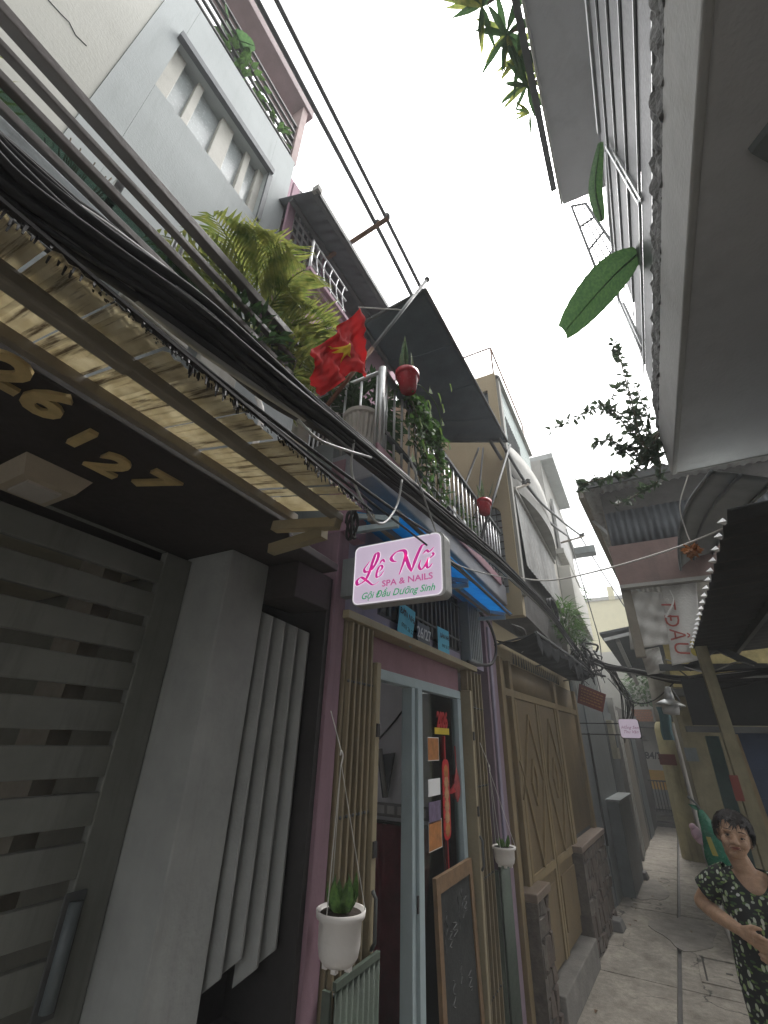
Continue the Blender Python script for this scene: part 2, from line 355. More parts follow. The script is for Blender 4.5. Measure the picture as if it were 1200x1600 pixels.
M_OCHREINK = mat('ochre_lettering', (0.34,0.16,0.05), 0.8, 0.2, bump=0)
# ================================================================== GROUND
g = MB().box(-150, 150, -150, 150, -0.5, -0.03).build('ground', M_CONCD); struct(g)
def XF(y):                                  # the left house fronts bend a little into the alley further on
    return -1.0 if y < 4 else -1.0 + 0.062*(y-4)
m_pav = mat('alley_concrete', (0.29,0.265,0.23), 0.92, 0.3, scale=2.6, bump=0.7, dirt=0.9, dirtc=(0.13,0.115,0.095), fine=120)
def add_cracks(m, scale=1.1, width=.012, col_=(0.05,0.045,0.038)):
    N=m.node_tree.nodes; L=m.node_tree.links; b=N['Principled BSDF']; src=b.inputs['Base Color'].links[0].from_socket
    g=N.new('ShaderNodeNewGeometry'); no=N.new('ShaderNodeTexNoise'); no.inputs['Scale'].default_value=3.5; no.inputs['Detail'].default_value=6; L.new(g.outputs['Position'],no.inputs['Vector'])
    va=N.new('ShaderNodeVectorMath'); va.operation='MULTIPLY_ADD'; va.inputs[1].default_value=(.45,.45,.45); L.new(no.outputs['Color'],va.inputs[0]); L.new(g.outputs['Position'],va.inputs[2])
    vo=N.new('ShaderNodeTexVoronoi'); vo.feature='DISTANCE_TO_EDGE'; vo.inputs['Scale'].default_value=scale; L.new(va.outputs[0],vo.inputs['Vector'])
    r=N.new('ShaderNodeValToRGB'); r.color_ramp.elements[0].position=width*.3; r.color_ramp.elements[1].position=width; r.color_ramp.elements[0].color=(1,1,1,1); r.color_ramp.elements[1].color=(0,0,0,1); L.new(vo.outputs['Distance'],r.inputs[0])
    n2=N.new('ShaderNodeTexNoise'); n2.inputs['Scale'].default_value=1.7; L.new(g.outputs['Position'],n2.inputs['Vector'])
    r2=N.new('ShaderNodeValToRGB'); r2.color_ramp.elements[0].position=.45; r2.color_ramp.elements[1].position=.58; L.new(n2.outputs[0],r2.inputs[0])
    mu=N.new('ShaderNodeMath'); mu.operation='MULTIPLY'; L.new(r.outputs[0],mu.inputs[0]); L.new(r2.outputs[0],mu.inputs[1])
    mx=N.new('ShaderNodeMixRGB'); mx.inputs[2].default_value=(*col_,1); L.new(mu.outputs[0],mx.inputs[0]); L.new(src,mx.inputs[1])
    n4=N.new('ShaderNodeTexNoise'); n4.inputs['Scale'].default_value=14; n4.inputs['Detail'].default_value=8; n4.inputs['Roughness'].default_value=.8; L.new(g.outputs['Position'],n4.inputs['Vector'])
    r4=N.new('ShaderNodeValToRGB'); r4.color_ramp.elements[0].position=.35; r4.color_ramp.elements[1].position=.7; r4.color_ramp.elements[0].color=(.62,.60,.57,1); r4.color_ramp.elements[1].color=(1.25,1.25,1.22,1); L.new(n4.outputs[0],r4.inputs[0])
    m2=N.new('ShaderNodeMixRGB'); m2.blend_type='MULTIPLY'; m2.inputs[0].default_value=1; L.new(mx.outputs[0],m2.inputs[1]); L.new(r4.outputs[0],m2.inputs[2]); L.new(m2.outputs[0],b.inputs['Base Color'])
add_cracks(m_pav)
pave = bpy.data.objects.new('alley_pavement', None); col.objects.link(pave); put(pave, (0,6,0)); struct(pave)
gx = lambda y: -0.25 + 0.035*(y-4.5)        # drain groove down the alley
ys = [-2, 1.5, 3.6, 5.55, 7.6, 9.8, 12.0, 14.2, 17.5]
for i in range(len(ys)-1):
    a, b = ys[i]+0.006, ys[i+1]-0.006
    MB().hexa([(-2.2,a,-.03),(gx(a)-.018,a,-.03),(gx(b)-.018,b,-.03),(-2.2,b,-.03),(-2.2,a,0),(gx(a)-.018,a,0),(gx(b)-.018,b,0),(-2.2,b,0)]).build('slab', m_pav, pave, bevel=0.004)
    MB().hexa([(gx(a)+.018,a,-.03),(2.5,a,-.03),(2.5,b,-.03),(gx(b)+.018,b,-.03),(gx(a)+.018,a,0),(2.5,a,0),(2.5,b,0),(gx(b)+.018,b,0)]).build('slab', m_pav, pave, bevel=0.004)
for (x,y,a,b_) in ((-.1,7.0,.3,.5),(-.45,8.6,.2,.6)):
    pts=[V(x+a*math.cos(t)*(1+.22*math.sin(3*t+x*9)),y+b_*math.sin(t)*(1+.18*math.cos(4*t+y)),-.004) for t in [k*2*math.pi/22 for k in range(22)]]
    MB().prism(pts,(0,0,.008)).build('repair_patch',mat('repair_concrete',(0.22,0.20,0.175),.9,.3,scale=5,bump=.6,dirt=.6),pave)
# square inspection cover let into the alley
c0 = Hz(1088,1492,0.004); cv = thing('drain_cover', 'square concrete drain cover set in the alley by the floral dress', 'drain cover', (c0.x+.3, c0.y-.35, 0))
M_DARKJ = mat('dirt_filled_joint', (0.04,0.035,0.03), 0.95, 0.3)
x0, x1, y1, y0 = c0.x, c0.x+.62, c0.y, c0.y-.62
MB().box(x0+.05,x1-.05,y0+.05,y1-.05,-.02,.006).build('lid', m_pav, cv, bevel=0.004)
fr = MB().box(x0,x1,y1-.035,y1,-.02,.010).box(x0,x1,y0,y0+.035,-.02,.010).box(x0,x0+.035,y0+.037,y1-.037,-.02,.010).box(x1-.035,x1,y0+.037,y1-.037,-.02,.010).build('frame', m_pav, cv, bevel=0.004)
MB().box(x0+.036,x1-.036,y0+.036,y1-.036,-.02,.004).build('joint', M_DARKJ, cv)
for dx in (.2,.42): MB().box(x0+dx,x0+dx+.05,y0+.28,y0+.31,.0065,.0085).build('lifting_slot', M_DARKJ, cv)

# ================================================================== HOUSE A : grey gate house 26/27
S = 2.34
A = thing('townhouse', 'blue-grey townhouse with slatted gate, balcony rails and a roof terrace', 'house', (-1.9,-0.3,0))
MB().prism([(-2.6,-2.2,S),(-.868,-2.2,S),(-.876,.93,S),(-.955,1.05,S),(-.972,1.36,S),(-2.6,1.36,S)],(0,0,.03)).build('soffit', M_SOFFIT, A, bevel=0.004)
MB().box(-1.22,-1.035,1.19,1.405,2.20,S-.003).build('lintel', M_SOFFIT, A, bevel=0.004)
MB().box(-1.42,-1.18,1.0,1.19,0,S-.002).build('pillar', M_PILLAR, A, bevel=0.006)
MB().box(-1.6,-1.045,1.405,1.43,0,S-.002).build('jamb', M_BLACK, A)
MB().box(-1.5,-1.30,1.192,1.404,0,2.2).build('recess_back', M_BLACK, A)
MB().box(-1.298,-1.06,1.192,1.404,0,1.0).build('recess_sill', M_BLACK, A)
# slanted upright fins beside the pillar
for i in range(4):
    y = 1.205 + i*0.050; x = -1.165 + i*0.020
    lo = 1.16 + (0.03 if i % 2 else 0); tp = 2.175 - .012*i
    d = Vector((0.070, 0.014, 0)); n = Vector((-0.004, 0.014, 0)); a = V(x-.06, y, 0)
    MB().hexa([a+V(0,0,lo-.05), a+d+V(0,0,lo), a+d+n+V(0,0,lo), a+n+V(0,0,lo-.05), a+V(0,0,tp), a+d+V(0,0,tp-.03), a+d+n+V(0,0,tp-.03), a+n+V(0,0,tp)]).build('fin', M_PILLAR, A, bevel=0.003)
# garage room behind the gate
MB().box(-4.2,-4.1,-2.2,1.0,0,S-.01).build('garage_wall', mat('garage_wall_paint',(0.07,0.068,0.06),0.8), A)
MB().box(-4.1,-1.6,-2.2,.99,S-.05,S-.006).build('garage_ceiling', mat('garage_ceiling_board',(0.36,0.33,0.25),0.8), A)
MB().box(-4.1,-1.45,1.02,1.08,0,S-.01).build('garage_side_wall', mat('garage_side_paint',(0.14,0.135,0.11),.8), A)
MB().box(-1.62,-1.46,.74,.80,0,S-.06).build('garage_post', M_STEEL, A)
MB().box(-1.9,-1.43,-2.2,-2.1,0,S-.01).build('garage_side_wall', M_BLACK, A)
# first-floor slab / fascia
MB().box(-2.6,-.97,-2.2,.985,S+.062,2.93).build('balcony_slab', M_FASCIA, A, bevel=0.006)
for (ya,yb) in ((.30,.50),(.54,.68)):
    MB().box(-.968,-.945,ya,yb,2.72,2.86).build('fascia_block', M_OFFW, A, bevel=0.004)
MB().tube(cat_rom([(-.955,.78,2.78),(-.94,.80,2.72),(-.935,.80,2.62),(-.945,.79,2.52),(-.96,.78,2.46)],6),.010,8).build('drain_pipe', M_WHITEP, A, smooth=True)
# upper walls
wy0,wy1,wz0,wz1 = .30,1.18,5.33,5.98
m = MB(); X0,X1=-2.3,-1.9
m.box(X0,X1,.12,wy0,2.93,6.62).box(X0,X1,wy1,1.42,2.93,6.62).box(X0,X1,wy0+.001,wy1-.001,2.93,wz0).box(X0,X1,wy0+.001,wy1-.001,wz1,6.62)
m.build('wall', M_AWALL, A)
MB().box(X0,X1-.005,-2.2,.118,2.93,8.8).build('wall', M_BEIGE, A, label='beige wall beside the blue-grey one')
crk = [Hx(75,0,-1.905),Hx(95,22,-1.905),Hx(108,35,-1.905),Hx(118,55,-1.905),Hx(135,72,-1.905)]
MB().tube(crk,.004,4).build('crack', M_DARKFRAME, A)
wd = MB().box(-2.02,-1.99,wy0,wy1,wz0,wz1).build('window', M_PANE, A)
MB().box(-1.985,-1.86,wy0-.03,wy1+.03,wz1+.002,wz1+.07).build('lintel_shade', M_DARKFRAME, wd)  # dark strip put in as the shade under the window head
MB().box(-1.985,-1.88,wy1+.002,wy1+.04,wz0-.02,wz1).build('lintel_shade_cheek', M_DARKFRAME, wd)
ed = [wy0, wy0+.10, wy0+.27, wy0+.33, wy0+.55, wy0+.66, wy0+.74, wy1]
for (a,b) in ((wy0,wy0+.09),(wy0+.20,wy0+.25),(wy0+.43,wy0+.545),(wy0+.68,wy0+.73),(wy1-.06,wy1)):
    MB().box(-1.988,-1.945,a,b,wz0,wz1-.001).build('mullion', M_WFRAME, wd, bevel=0.003)
MB().box(-1.988,-1.946,wy0,wy1,wz0-.0,wz0+.03).build('sill', M_WFRAME, wd)
# low window of the balcony floor
wl = MB().box(-1.898,-1.88,.10,.60,3.15,3.95).build('window', M_PANE, A)
for yy in (.10,.34,.58): MB().box(-1.879,-1.86,yy,yy+.03,3.15,3.95).build('mullion', M_WFRAME, wl)
for zz in (3.15,3.55,3.93): MB().box(-1.879,-1.862,.131,.339,zz,zz+.03).build('mullion', M_WFRAME, wl)
# balcony railing: four long brown rails
RX=-1.0
for k,(pa,hh) in enumerate((((0,13),.035),((0,72),.020),((0,122),.024),((0,170),.026))):
    z = Hx(pa[0],pa[1],RX).z
    MB().box(RX-.012-(.012 if k==0 else 0),RX+.012,-1.2,.965,z-hh/2,z+hh/2).build('balcony_rail', M_RAIL, A, bevel=0.003)
for yy in (-.6,.20,.935):
    MB().box(RX-.045,RX-.025,yy,yy+.022,2.932,3.20).build('balcony_post', M_SILVER if yy<.5 else M_RAIL, A)
for yy in (.40,.425):
    MB().tube([(RX-.03,yy,2.935),(RX-.03,yy,3.17)],.008,8).build('balcony_post', M_SILVER, A)
MB().box(RX-.020,RX-.016,-.9,.93,2.95,3.06).build('balcony_glass', mat_glass('green_balcony_glass',(0.35,0.45,0.40),0.2), A)
# roof terrace: black bars, brown beam and end column
tz=6.62
for k in range(5):
    z=tz+.10+.13*k
    MB().bar((-1.93,-.8,z),(-1.93,1.36,z),.022,.026).build('terrace_bar', M_BLACK, A)
for yy in (-.2,.6,1.34): MB().box(-1.955,-1.942,yy,yy+.03,tz,tz+.68).build('terrace_post', M_BLACK, A)
zb=Hx(490,185,-1.88).z
MB().box(-2.2,-1.88,-1.5,1.5,zb-.02,zb+.16).build('terrace_beam', mat('mauve_brown_beam',(0.22,0.16,0.165),0.7), A, bevel=0.006)
MB().box(-2.05,-1.905,1.37,1.44,tz,zb-.022).build('terrace_column', mat('brick_pink_column',(0.36,0.27,0.26),0.8), A)

# sliding gate
G = thing('metal_gate', 'olive-grey sliding gate of wide slats beside the grey pillar', 'gate', (-1.38,-.2,0))
GX=-1.385; ge=Hx(157,1240,GX).y; zs=[Hx(*p,GX).z for p in ((270,883),(257,930),(241,983),(226,1038),(205,1098),(184,1167),(157,1240),(131,1319),(100,1408),(68,1503))]
pitch=(zs[0]-zs[-1])/9
MB().box(GX-.03,GX,ge,.998,.03,S-.02).build('stile', M_GATE, G, bevel=0.004)
z=zs[0]; slot=pitch*.32
prev=None
for i in range(18):
    zt=zs[0]-pitch*i            # bottom of slot i
    top=zt; bot=zt-(pitch-slot)
    if bot<.03: bot=.03
    if top<.06: break
    if prev is None: prev=MB().box(GX-.026,GX-.002,-2.1,ge,bot,top).build('slat', M_GATE, G, bevel=0.003); pb=(bot+top)/2
    else:
        if top-bot>pitch-slot-.001: again(prev,(GX-.014,(-2.1+ge)/2,(bot+top)/2),G)
        else: MB().box(GX-.026,GX-.002,-2.1,ge,bot,top).build('slat', M_GATE, G, bevel=0.003)
MB().box(GX-.026,GX-.002,-2.1,ge-.002,zs[0]+slot,S-.02).build('slat', M_GATE, G, bevel=0.003)
MB().box(GX-.05,GX-.032,-2.1,-2.05,.03,S-.02).build('stile', M_GATE, G)
hb=Hx(92,1490,GX)
h=MB().tube([(GX+.012,hb.y,hb.z-.10),(GX+.012,hb.y,hb.z+.10)],.016,10).build('handle', M_GREYM, G, smooth=True)
MB().box(GX+.0005,GX+.006,hb.y-.028,hb.y+.028,hb.z-.12,hb.z+.12).build('handle_plate', M_DARKSTEEL, G, bevel=0.008)
# door number digits fixed under the overhang
HN = thing('house_number', 'gold mirrored house number fixed to the dark overhang above the gate', 'house number', (-1.03,.3,S-.004))
cen={'2a':(8,582),'6':(72,629),'/':(129,683),'2':(172,727),'7':(239,752)}
for k,(px,py) in cen.items():
    p=Hz(px,py,S-.004); ch=k[0]
    if ch=='/':
        MB().box(p.x-.045,p.x+.045,p.y-.010,p.y+.010,S-.012,S-.001).build('digit', M_GOLD, HN)
    else:
        text('digit', ch, .155, (p.x,p.y,S-.006), (0,1,0), (1,0,0), M_GOLD, HN, ext=.004, bold=.005, sx=1.0)
# ceiling lamp under the overhang
lc=[Hz(*q,S) for q in ((0,735),(42,701),(131,749),(80,779))]
lx=(-1.36,-1.20); p0=Hz(42,705,S); p1=Hz(120,765,S)
LM = thing('ceiling_lamp', 'rectangular ceiling lamp with cream rim under the dark overhang', 'lamp', (p0.x-.09,(p0.y+p1.y)/2,S-.04))
xa,xb=p0.x-.19,p0.x; ya,yb=p0.y,p0.y+.16
MB().hexa([(xa+.02,ya+.02,S-.045),(xb-.02,ya+.02,S-.045),(xb-.02,yb-.02,S-.045),(xa+.02,yb-.02,S-.045),(xa,ya,S-.001),(xb,ya,S-.001),(xb,yb,S-.001),(xa,yb,S-.001)]).build('housing', mat('cream_lamp_rim',(0.42,0.36,0.27),0.5,0.1,dirt=.3), LM)
MB().box(xa+.045,xb-.045,ya+.04,yb-.04,S-.052,S-.0455).build('diffuser', mat('lamp_diffuser',(0.5,0.47,0.43),0.5), LM)

# cream plastic eave over the gate
W = thing('eave_awning', 'stained cream corrugated plastic awning above the dark numbered overhang', 'awning', (-.73,-.1,2.3))
zi,zo=2.376,2.316; xi,xo=-.862,-.578
def awz(x): return mix(zi,zo,(x-xi)/(xo-xi))
y=-1.05; k=0
while y<.90:
    wd_=random.choice((.05,.07,.09,.12,.15)); y2=min(y+wd_,.93); off=random.uniform(-.006,.006); xe=xo+random.uniform(-.012,.012)
    n=max(4,int((y2-y)/.010)//2*2)
    def fn(u,v,y=y,y2=y2,off=off,xe=xe):
        x=mix(xi,xe,u); yy=mix(y,y2-.004,v); return V(x,yy,awz(x)+off+.0035*math.cos(yy*2*math.pi/.020))
    MB().grid(fn,6,n,(0,0,.0015)).build('sheet', M_SHEET, W)
    y=y2; k+=1
for x in (-.838,-.668):
    wdt=.020 if x<-.7 else .024
    MB().bar((x,-1.1,awz(x)-.022),(x,.925,awz(x)-.022),wdt,.026).build('beam', M_STEEL, W, bevel=0.003)
MB().bar((-.668,-1.1,awz(-.668)-.026),(-.668,.27,awz(-.668)-.026),.027,.029).build('beam_sleeve', M_STEEL, W, bevel=0.006)
for yy in (.905,):
    MB().bar((-.90,yy,awz(-.862)-.05),(-.66,yy,awz(-.66)-.045),.03,.03).build('bracket', M_TAN2, W)
    MB().bar((-.93,yy+.03,awz(-.862)-.11),(-.72,yy+.02,awz(-.7)-.065),.03,.03).build('bracket', M_TAN2, W)
# rotten fringe along the drip edge
fr=MB()
for i in range(520):
    yy=random.uniform(-1.0,.92); L=random.uniform(.002,.014)*(1.6 if math.sin(yy*21)>.3 else .6); x=xo+random.uniform(-.006,.01)
    fr.slab((x,yy,awz(x)+.004),(x,yy+.004,awz(x)+.004),(x+.003,yy+.003,awz(x)-L),(x+.003,yy+.001,awz(x)-L),(.0015,0,0))
fr.build('drip_fringe', M_BLACK, W, kind='stuff')
MB().box(xo+.004,xo+.012,-1.05,.935,awz(xo)+.004,awz(xo)+.010).build('edge_strip', M_BLACK, W)

# ================================================================== HOUSE B : pink spa
XL=-1.03
B = thing('shop_house', 'narrow pink and lavender shop house with blue awning and plant-filled balcony', 'house', (-1.6,2.6,0))
MB().box(-1.2,XL,1.432,1.515,0,2.95).build('pilaster', mat('pilaster_pink',(0.25,0.155,0.19),0.8,0.1,dirt=.35,streak=True), B, bevel=0.004)
MB().box(-1.2,XL,3.56,3.82,0,2.95).build('pilaster', M_MAUVE, B, bevel=0.004)
MB().box(XL,XL+.018,3.60,3.66,0,2.6).build('pilaster_pipe', M_LAV, B, bevel=0.006)
zt=2.19
MB().box(-1.2,-1.06,1.517,3.558,zt+.05,2.95).build('wall', M_LAV, B)
MB().box(-1.16,-1.0,1.5,3.2,zt,zt+.035).build('shutter_track', M_TAN2, B, bevel=0.003)
MB().box(-1.14,-1.085,1.80,3.02,2.045,zt-.002).build('transom_panel', M_PINKD, B)
MB().box(-3.3,-3.2,1.45,3.8,0,6.6).build('room_back_wall', M_ROOMW, B)  # carried up as the far side of an added light well
MB().box(-3.2,-1.2,3.80,3.85,0,2.75).build('room_side_wall', M_ROOMW, B)
MB().box(-3.2,-1.2,1.44,1.48,0,2.75).build('room_side_wall', M_ROOMW, B)
MB().box(-2.6,-1.21,1.481,3.799,2.75,2.8).build('room_ceiling', M_ROOMW, B)  # stops short, leaving an added light well that brightens the room
MB().box(-3.2,-1.2,1.481,3.799,0.001,.02).build('room_floor', mat('room_floor_tile',(0.35,0.3,0.26),0.3), B)
# pale blue shop front: frame, fixed glass, open leaf
DX0,DX1=-1.12,-1.06
def fb(a,b,c,d,nm='frame'): return MB().box(DX0,DX1,a,b,c,d).build(nm,M_DOORBLUE,B,bevel=.003)
fb(1.79,2.985,1.995,2.043,'head_rail')
fb(2.235,2.275,.02,1.993,'mullion'); MB().box(-1.10,-1.045,2.278,2.335,.02,1.993).build('door_stile',M_DOORBLUE,B,bevel=.003)
fb(2.925,2.985,.02,1.993,'jamb'); fb(2.336,2.924,.02,.09,'bottom_rail')
MB().box(-1.09,-1.085,2.336,2.924,.091,1.99).build('door_glass',M_GLASS,B)
MB().box(-1.046,-1.040,2.25,2.262,1.08,1.14).build('door_latch',M_BLACK,B)
# upper room vent grille over the shutter track
for i in range(17):
    yy=1.86+i*.068
    MB().box(-1.058,-1.040,yy,yy+.016,2.30,2.66).build('vent_bar',M_DARKSTEEL,B)
for zz in (2.36,2.60): MB().box(-1.039,-1.034,1.84,3.0,zz,zz+.012).build('vent_rail',M_DARKSTEEL,B)
MB().box(-1.0595,-1.0585,1.84,3.02,2.29,2.67).build('vent_back',mat('vent_dark',(0.075,0.075,0.08),0.8),B)
# balcony
BX=-.87; bz=2.98
MB().box(-2.0,BX-.005,1.435,3.80,bz-.17,bz).build('balcony_slab',mat('grey_balcony_render',(0.26,0.265,0.29),0.85,.1,dirt=.3),B,bevel=.01)
MB().box(BX-.004,BX+.012,1.44,3.60,bz-.05,bz+.02).build('balcony_moulding',M_PINKD,B,bevel=.008)
MB().box(-1.9,-1.11,1.431,1.60,2.62,3.08).build('side_wall',M_FASCIA,B)
MB().box(-1.108,-1.0,1.431,1.60,2.56,bz-.172).build('side_wall',M_PINK,B)
MB().box(-2.1,-1.42,1.431,1.46,3.081,3.55).build('side_wall',M_PINK,B)
for i in range(9):
    MB().box(-1.42+i*.03,-1.412+i*.03,1.432,1.444,3.082,3.40).build('side_grille_bar',M_BLACK,B)
bals=None; ry0,ry1=1.48,3.75; rz=3.49
for i in range(25):
    yy=ry0+.05+(ry1-ry0-.1)*i/24
    if bals is None: bals=MB().tube([(BX,yy,bz+.022),(BX,yy,rz-.01)],.007,8).build('baluster',M_SILVER,B,smooth=True); zc=WPOS[bals.name].z
    else: again(bals,(BX,yy,zc),B)
MB().tube([(BX,ry0,bz+.021),(BX,ry0,rz+.02)],.022,10).build('rail_post',M_SILVER,B,smooth=True)
MB().box(BX-.018,BX+.018,ry0+.024,ry1,rz-.012,rz+.014).build('balcony_rail',M_DARKSTEEL,B,bevel=.003)
MB().box(BX-.012,BX+.012,ry0+.024,ry1,bz+.12,bz+.14).build('balcony_rail',M_DARKSTEEL,B)
for i in range(4): MB().tube([(BX-.03-.10*i,ry0,bz+.003),(BX-.03-.10*i,ry0,rz-.02)],.007,8).build('baluster',M_SILVER,B,smooth=True)
MB().tube([(BX,ry0,rz),(BX-.5,ry0,rz)],.012,8).build('balcony_rail',M_SILVER,B,smooth=True)
# second-floor wall, third-floor balcony with pink mouldings, lattice and roof
MB().box(-2.6,-2.0,1.45,3.75,bz-.1,6.6).build('upper_wall',M_PINK,B)
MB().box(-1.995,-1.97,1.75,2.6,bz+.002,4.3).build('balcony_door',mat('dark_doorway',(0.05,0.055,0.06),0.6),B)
mz=Hx(500,470,-1.5)
for k,(dz,ex) in enumerate(((0,0),(.045,.03),(.09,.06))):
    MB().box(-2.0,-1.55+ex,1.50-ex,1.98+ex,4.66+dz,4.66+dz+.043).build('moulding',M_PINK,B,bevel=.006)
MB().box(-1.999,-1.58,1.52,1.96,4.42,4.658).build('bay',M_PINK,B)
MB().tube([(-1.56,1.5,4.80),(-1.56,1.5,5.22)],.012,8).build('grille_post',M_SILVER,B,smooth=True)
for zz in (4.95,5.08,5.22): MB().tube([(-1.56,1.5,zz),(-1.56,1.98,zz)],.009,6).build('grille_rail',M_SILVER,B,smooth=True)
for i in range(5):
    yy=1.56+.09*i; MB().tube(cat_rom([(-1.56,yy,4.80),(-1.56,yy+.03,4.95),(-1.56,yy,5.08),(-1.56,yy+.02,5.22)],5),.006,6).build('grille_scroll',M_SILVER,B,smooth=True)
# white lattice screen under the roof
la=[Hx(440,395,-1.8),Hx(500,340,-1.8)]
Ls=thing('lattice_screen','white diamond lattice screen below the dark pink-house roof','lattice',(-1.8,1.7,5.2))
ly0,ly1,lz0,lz1=1.46,1.86,5.15,6.10
MB().box(-1.815,-1.79,ly0-.08,ly0-.005,lz0-.05,lz1).build('post',M_PINK,Ls); MB().box(-1.815,-1.79,ly1+.005,ly1+.06,lz0-.05,lz1).build('post',M_PINK,Ls)
MB().box(-1.83,-1.70,ly0-.08,ly1+.20,lz0-.16,lz0-.052).build('sill',M_PINK,Ls)
nb=6
for i in range(nb+1):
    yy=mix(ly0,ly1,i/nb); MB().bar((-1.80,yy,lz0),(-1.80,yy,lz1),.014,.014).build('lattice_bar',M_SILVER,Ls)
for i in range(10):
    zz=mix(lz0,lz1,i/9); MB().bar((-1.785,ly0,zz),(-1.785,ly1,zz),.014,.014).build('lattice_bar',M_SILVER,Ls)
# sloping roof with dark sheet
e0=Hx(495,297,-1.46); 
rf0,rf1=1.40,3.6
R_=MB()
zE=e0.z
def rfn(u,v): x=mix(-1.46,-2.45,u); yy=mix(e0.y,rf1,v); return V(x,yy,zE+ (1-0)*0+ (-1.46-x)*0.62+.008*math.cos(yy*2*math.pi/.09))
MB().grid(rfn,4,110,(0,0,.004)).build('roof',M_ROOFD,B,smooth=True)
for xx in (-1.48,-1.75,-2.05):
    zz=zE+(-1.46-xx)*.62-.03
    MB().bar((xx,e0.y+.01,zz),(xx,rf1,zz),.035,.04).build('purlin',M_DARKSTEEL,B)
MB().bar((-1.455,e0.y-.005,zE-.005),(-1.455,rf1,zE-.005),.012,.05).build('eave_board',M_DARKSTEEL,B)
MB().bar((-1.46,e0.y-.02,zE+.0),(-1.46,e0.y+.03,zE+.0),.06,.06).build('eave_end_cap',M_OFFW,B)
# dark canvas awning over the balcony
T=thing('canvas_awning','large dark grey canvas awning stretched over the plant-filled balcony','awning',(-.9,2.6,4.1))
q0=Hx(664,452,-.69); q1=Hx(793,690,-.69); q2=Hx(566,505,-1.22); q3=Hx(690,690,-1.22)
def tf(u,v):
    a=mix(q0,q1,v); b=mix(q2,q3,v); p=mix(a,b,u); return p+V(0,0,-.05*math.sin(math.pi*u)*math.sin(math.pi*v)+.006*math.sin(v*40))
MB().grid(tf,14,40,(0,0,.003)).build('canvas',M_TARPD,T,smooth=True)
for v_ in (.25,.5,.75): MB().tube([tf(i/14,v_)+V(0,0,-.002) for i in range(15)],.005,5).build('seam',M_TARPD,T)
MB().tube([q0,mix(q0,q1,.5),q1],.012,8).build('front_tube',M_DARKSTEEL,T,smooth=True)
MB().tube([q2,q3],.012,8).build('wall_tube',M_DARKSTEEL,T,smooth=True)
MB().tube([q1,q3],.010,8).build('side_tube',M_DARKSTEEL,T,smooth=True)
MB().tube([q0,q2],.010,8).build('side_tube',M_DARKSTEEL,T,smooth=True)
arm_a=Hx(740,880,-.9); arm_b=Hx(797,695,-.68)
MB().tube([arm_a,arm_b],.012,8).build('support_arm',M_DARKSTEEL,T,smooth=True)
for (a,b) in (((748,700),(700,830)),((755,700),(738,880))): MB().tube([Hx(*a,-.95),Hx(*b,-.9)],.010,8).build('support_arm',M_DARKSTEEL,T,smooth=True)
# blue awning over the shop front
BA=thing('blue_awning','bright blue sheet awning on dark steel tubes above the shop sign','awning',(-.9,2.6,2.6))
bx0,bx1=-1.055,-.745; bz0,bz1=2.69,2.615; by0,by1=1.45,3.24
def bf(u,v): return V(mix(bx0,bx1,u),mix(by0,by1,v)+u*.10,mix(bz0,bz1,u)-.01*math.sin(math.pi*u))
MB().grid(bf,5,20,(0,0,.003)).build('sheet',M_BLUE,BA)
for (xx,ww) in ((-.90,.028),):
    zz=mix(bz0,bz1,(xx-bx0)/(bx1-bx0))-.035; MB().bar((xx,by0+.02,zz),(xx,by1+.03,zz),ww,.03).build('tube',M_STEEL,BA)
for yy in (1.48,2.4,3.24):
    MB().bar((-1.05,yy,2.58),(-.78,yy+.03,2.575),.025,.025).build('bracket',M_DOORBLUE,BA)
    MB().bar((-1.05,yy,2.665),(-.78,yy+.03,2.60),.022,.022).build('bracket',M_DOORBLUE,BA)
MB().tube([(-.755,by0,2.605),(-.755,by1+.08,2.605)],.010,8).build('tube',M_DARKSTEEL,BA,smooth=True)

# folding shutters (tan, folded to both sides)
def shutter(y0,y1,label,n,side):
    F=thing('folding_shutter',label,'shutter',(-1.03,(y0+y1)/2,0))
    first=None
    for i in range(n):
        yy=mix(y0,y1-.018,i/(n-1)); xx=-1.075+(.016 if i%2 else 0)
        if first is None: first=MB().box(xx,xx+.05,yy,yy+.013,.03,2.185).build('slat',M_TAN,F,bevel=.002); fz=WPOS[first.name].z
        else: again(first,(xx+.025,yy+.0065,fz),F)
    ye=y1 if side>0 else y0
    MB().box(-1.075,-1.0,min(ye,ye+.035*side),max(ye,ye+.035*side),.03,2.05).build('lead_post',M_TAN2,F,bevel=.003)
    for zz in (.55,1.05,1.5,1.95):
        for i in range(n-1):
            yy=mix(y0,y1-.018,(i+.5)/(n-1)); MB().ball((-1.012,yy+.006,zz),.006,6,4).build('rivet',M_DARKSTEEL,F)
    MB().tube([(-1.0,ye+.015*side,1.10),(-.985,ye+.015*side,1.12),(-.985,ye+.015*side,1.24),(-1.0,ye+.015*side,1.26)],.007,8).build('handle',M_DARKSTEEL,F,smooth=True)
    for zz in (1.38,1.78): MB().box(-1.0,-.994,ye+.005*side if side>0 else ye-.030,ye+.030 if side>0 else ye-.005,zz-.025,zz+.025).build('lock_plate',M_BLACK,F)
    return F
shutter(1.53,1.755,'tan folding shutter bunched beside the black jamb of the gate house',11,1)
shutter(3.04,3.34,'tan folding shutter bunched beside the chalkboard and mauve pilaster',9,-1)
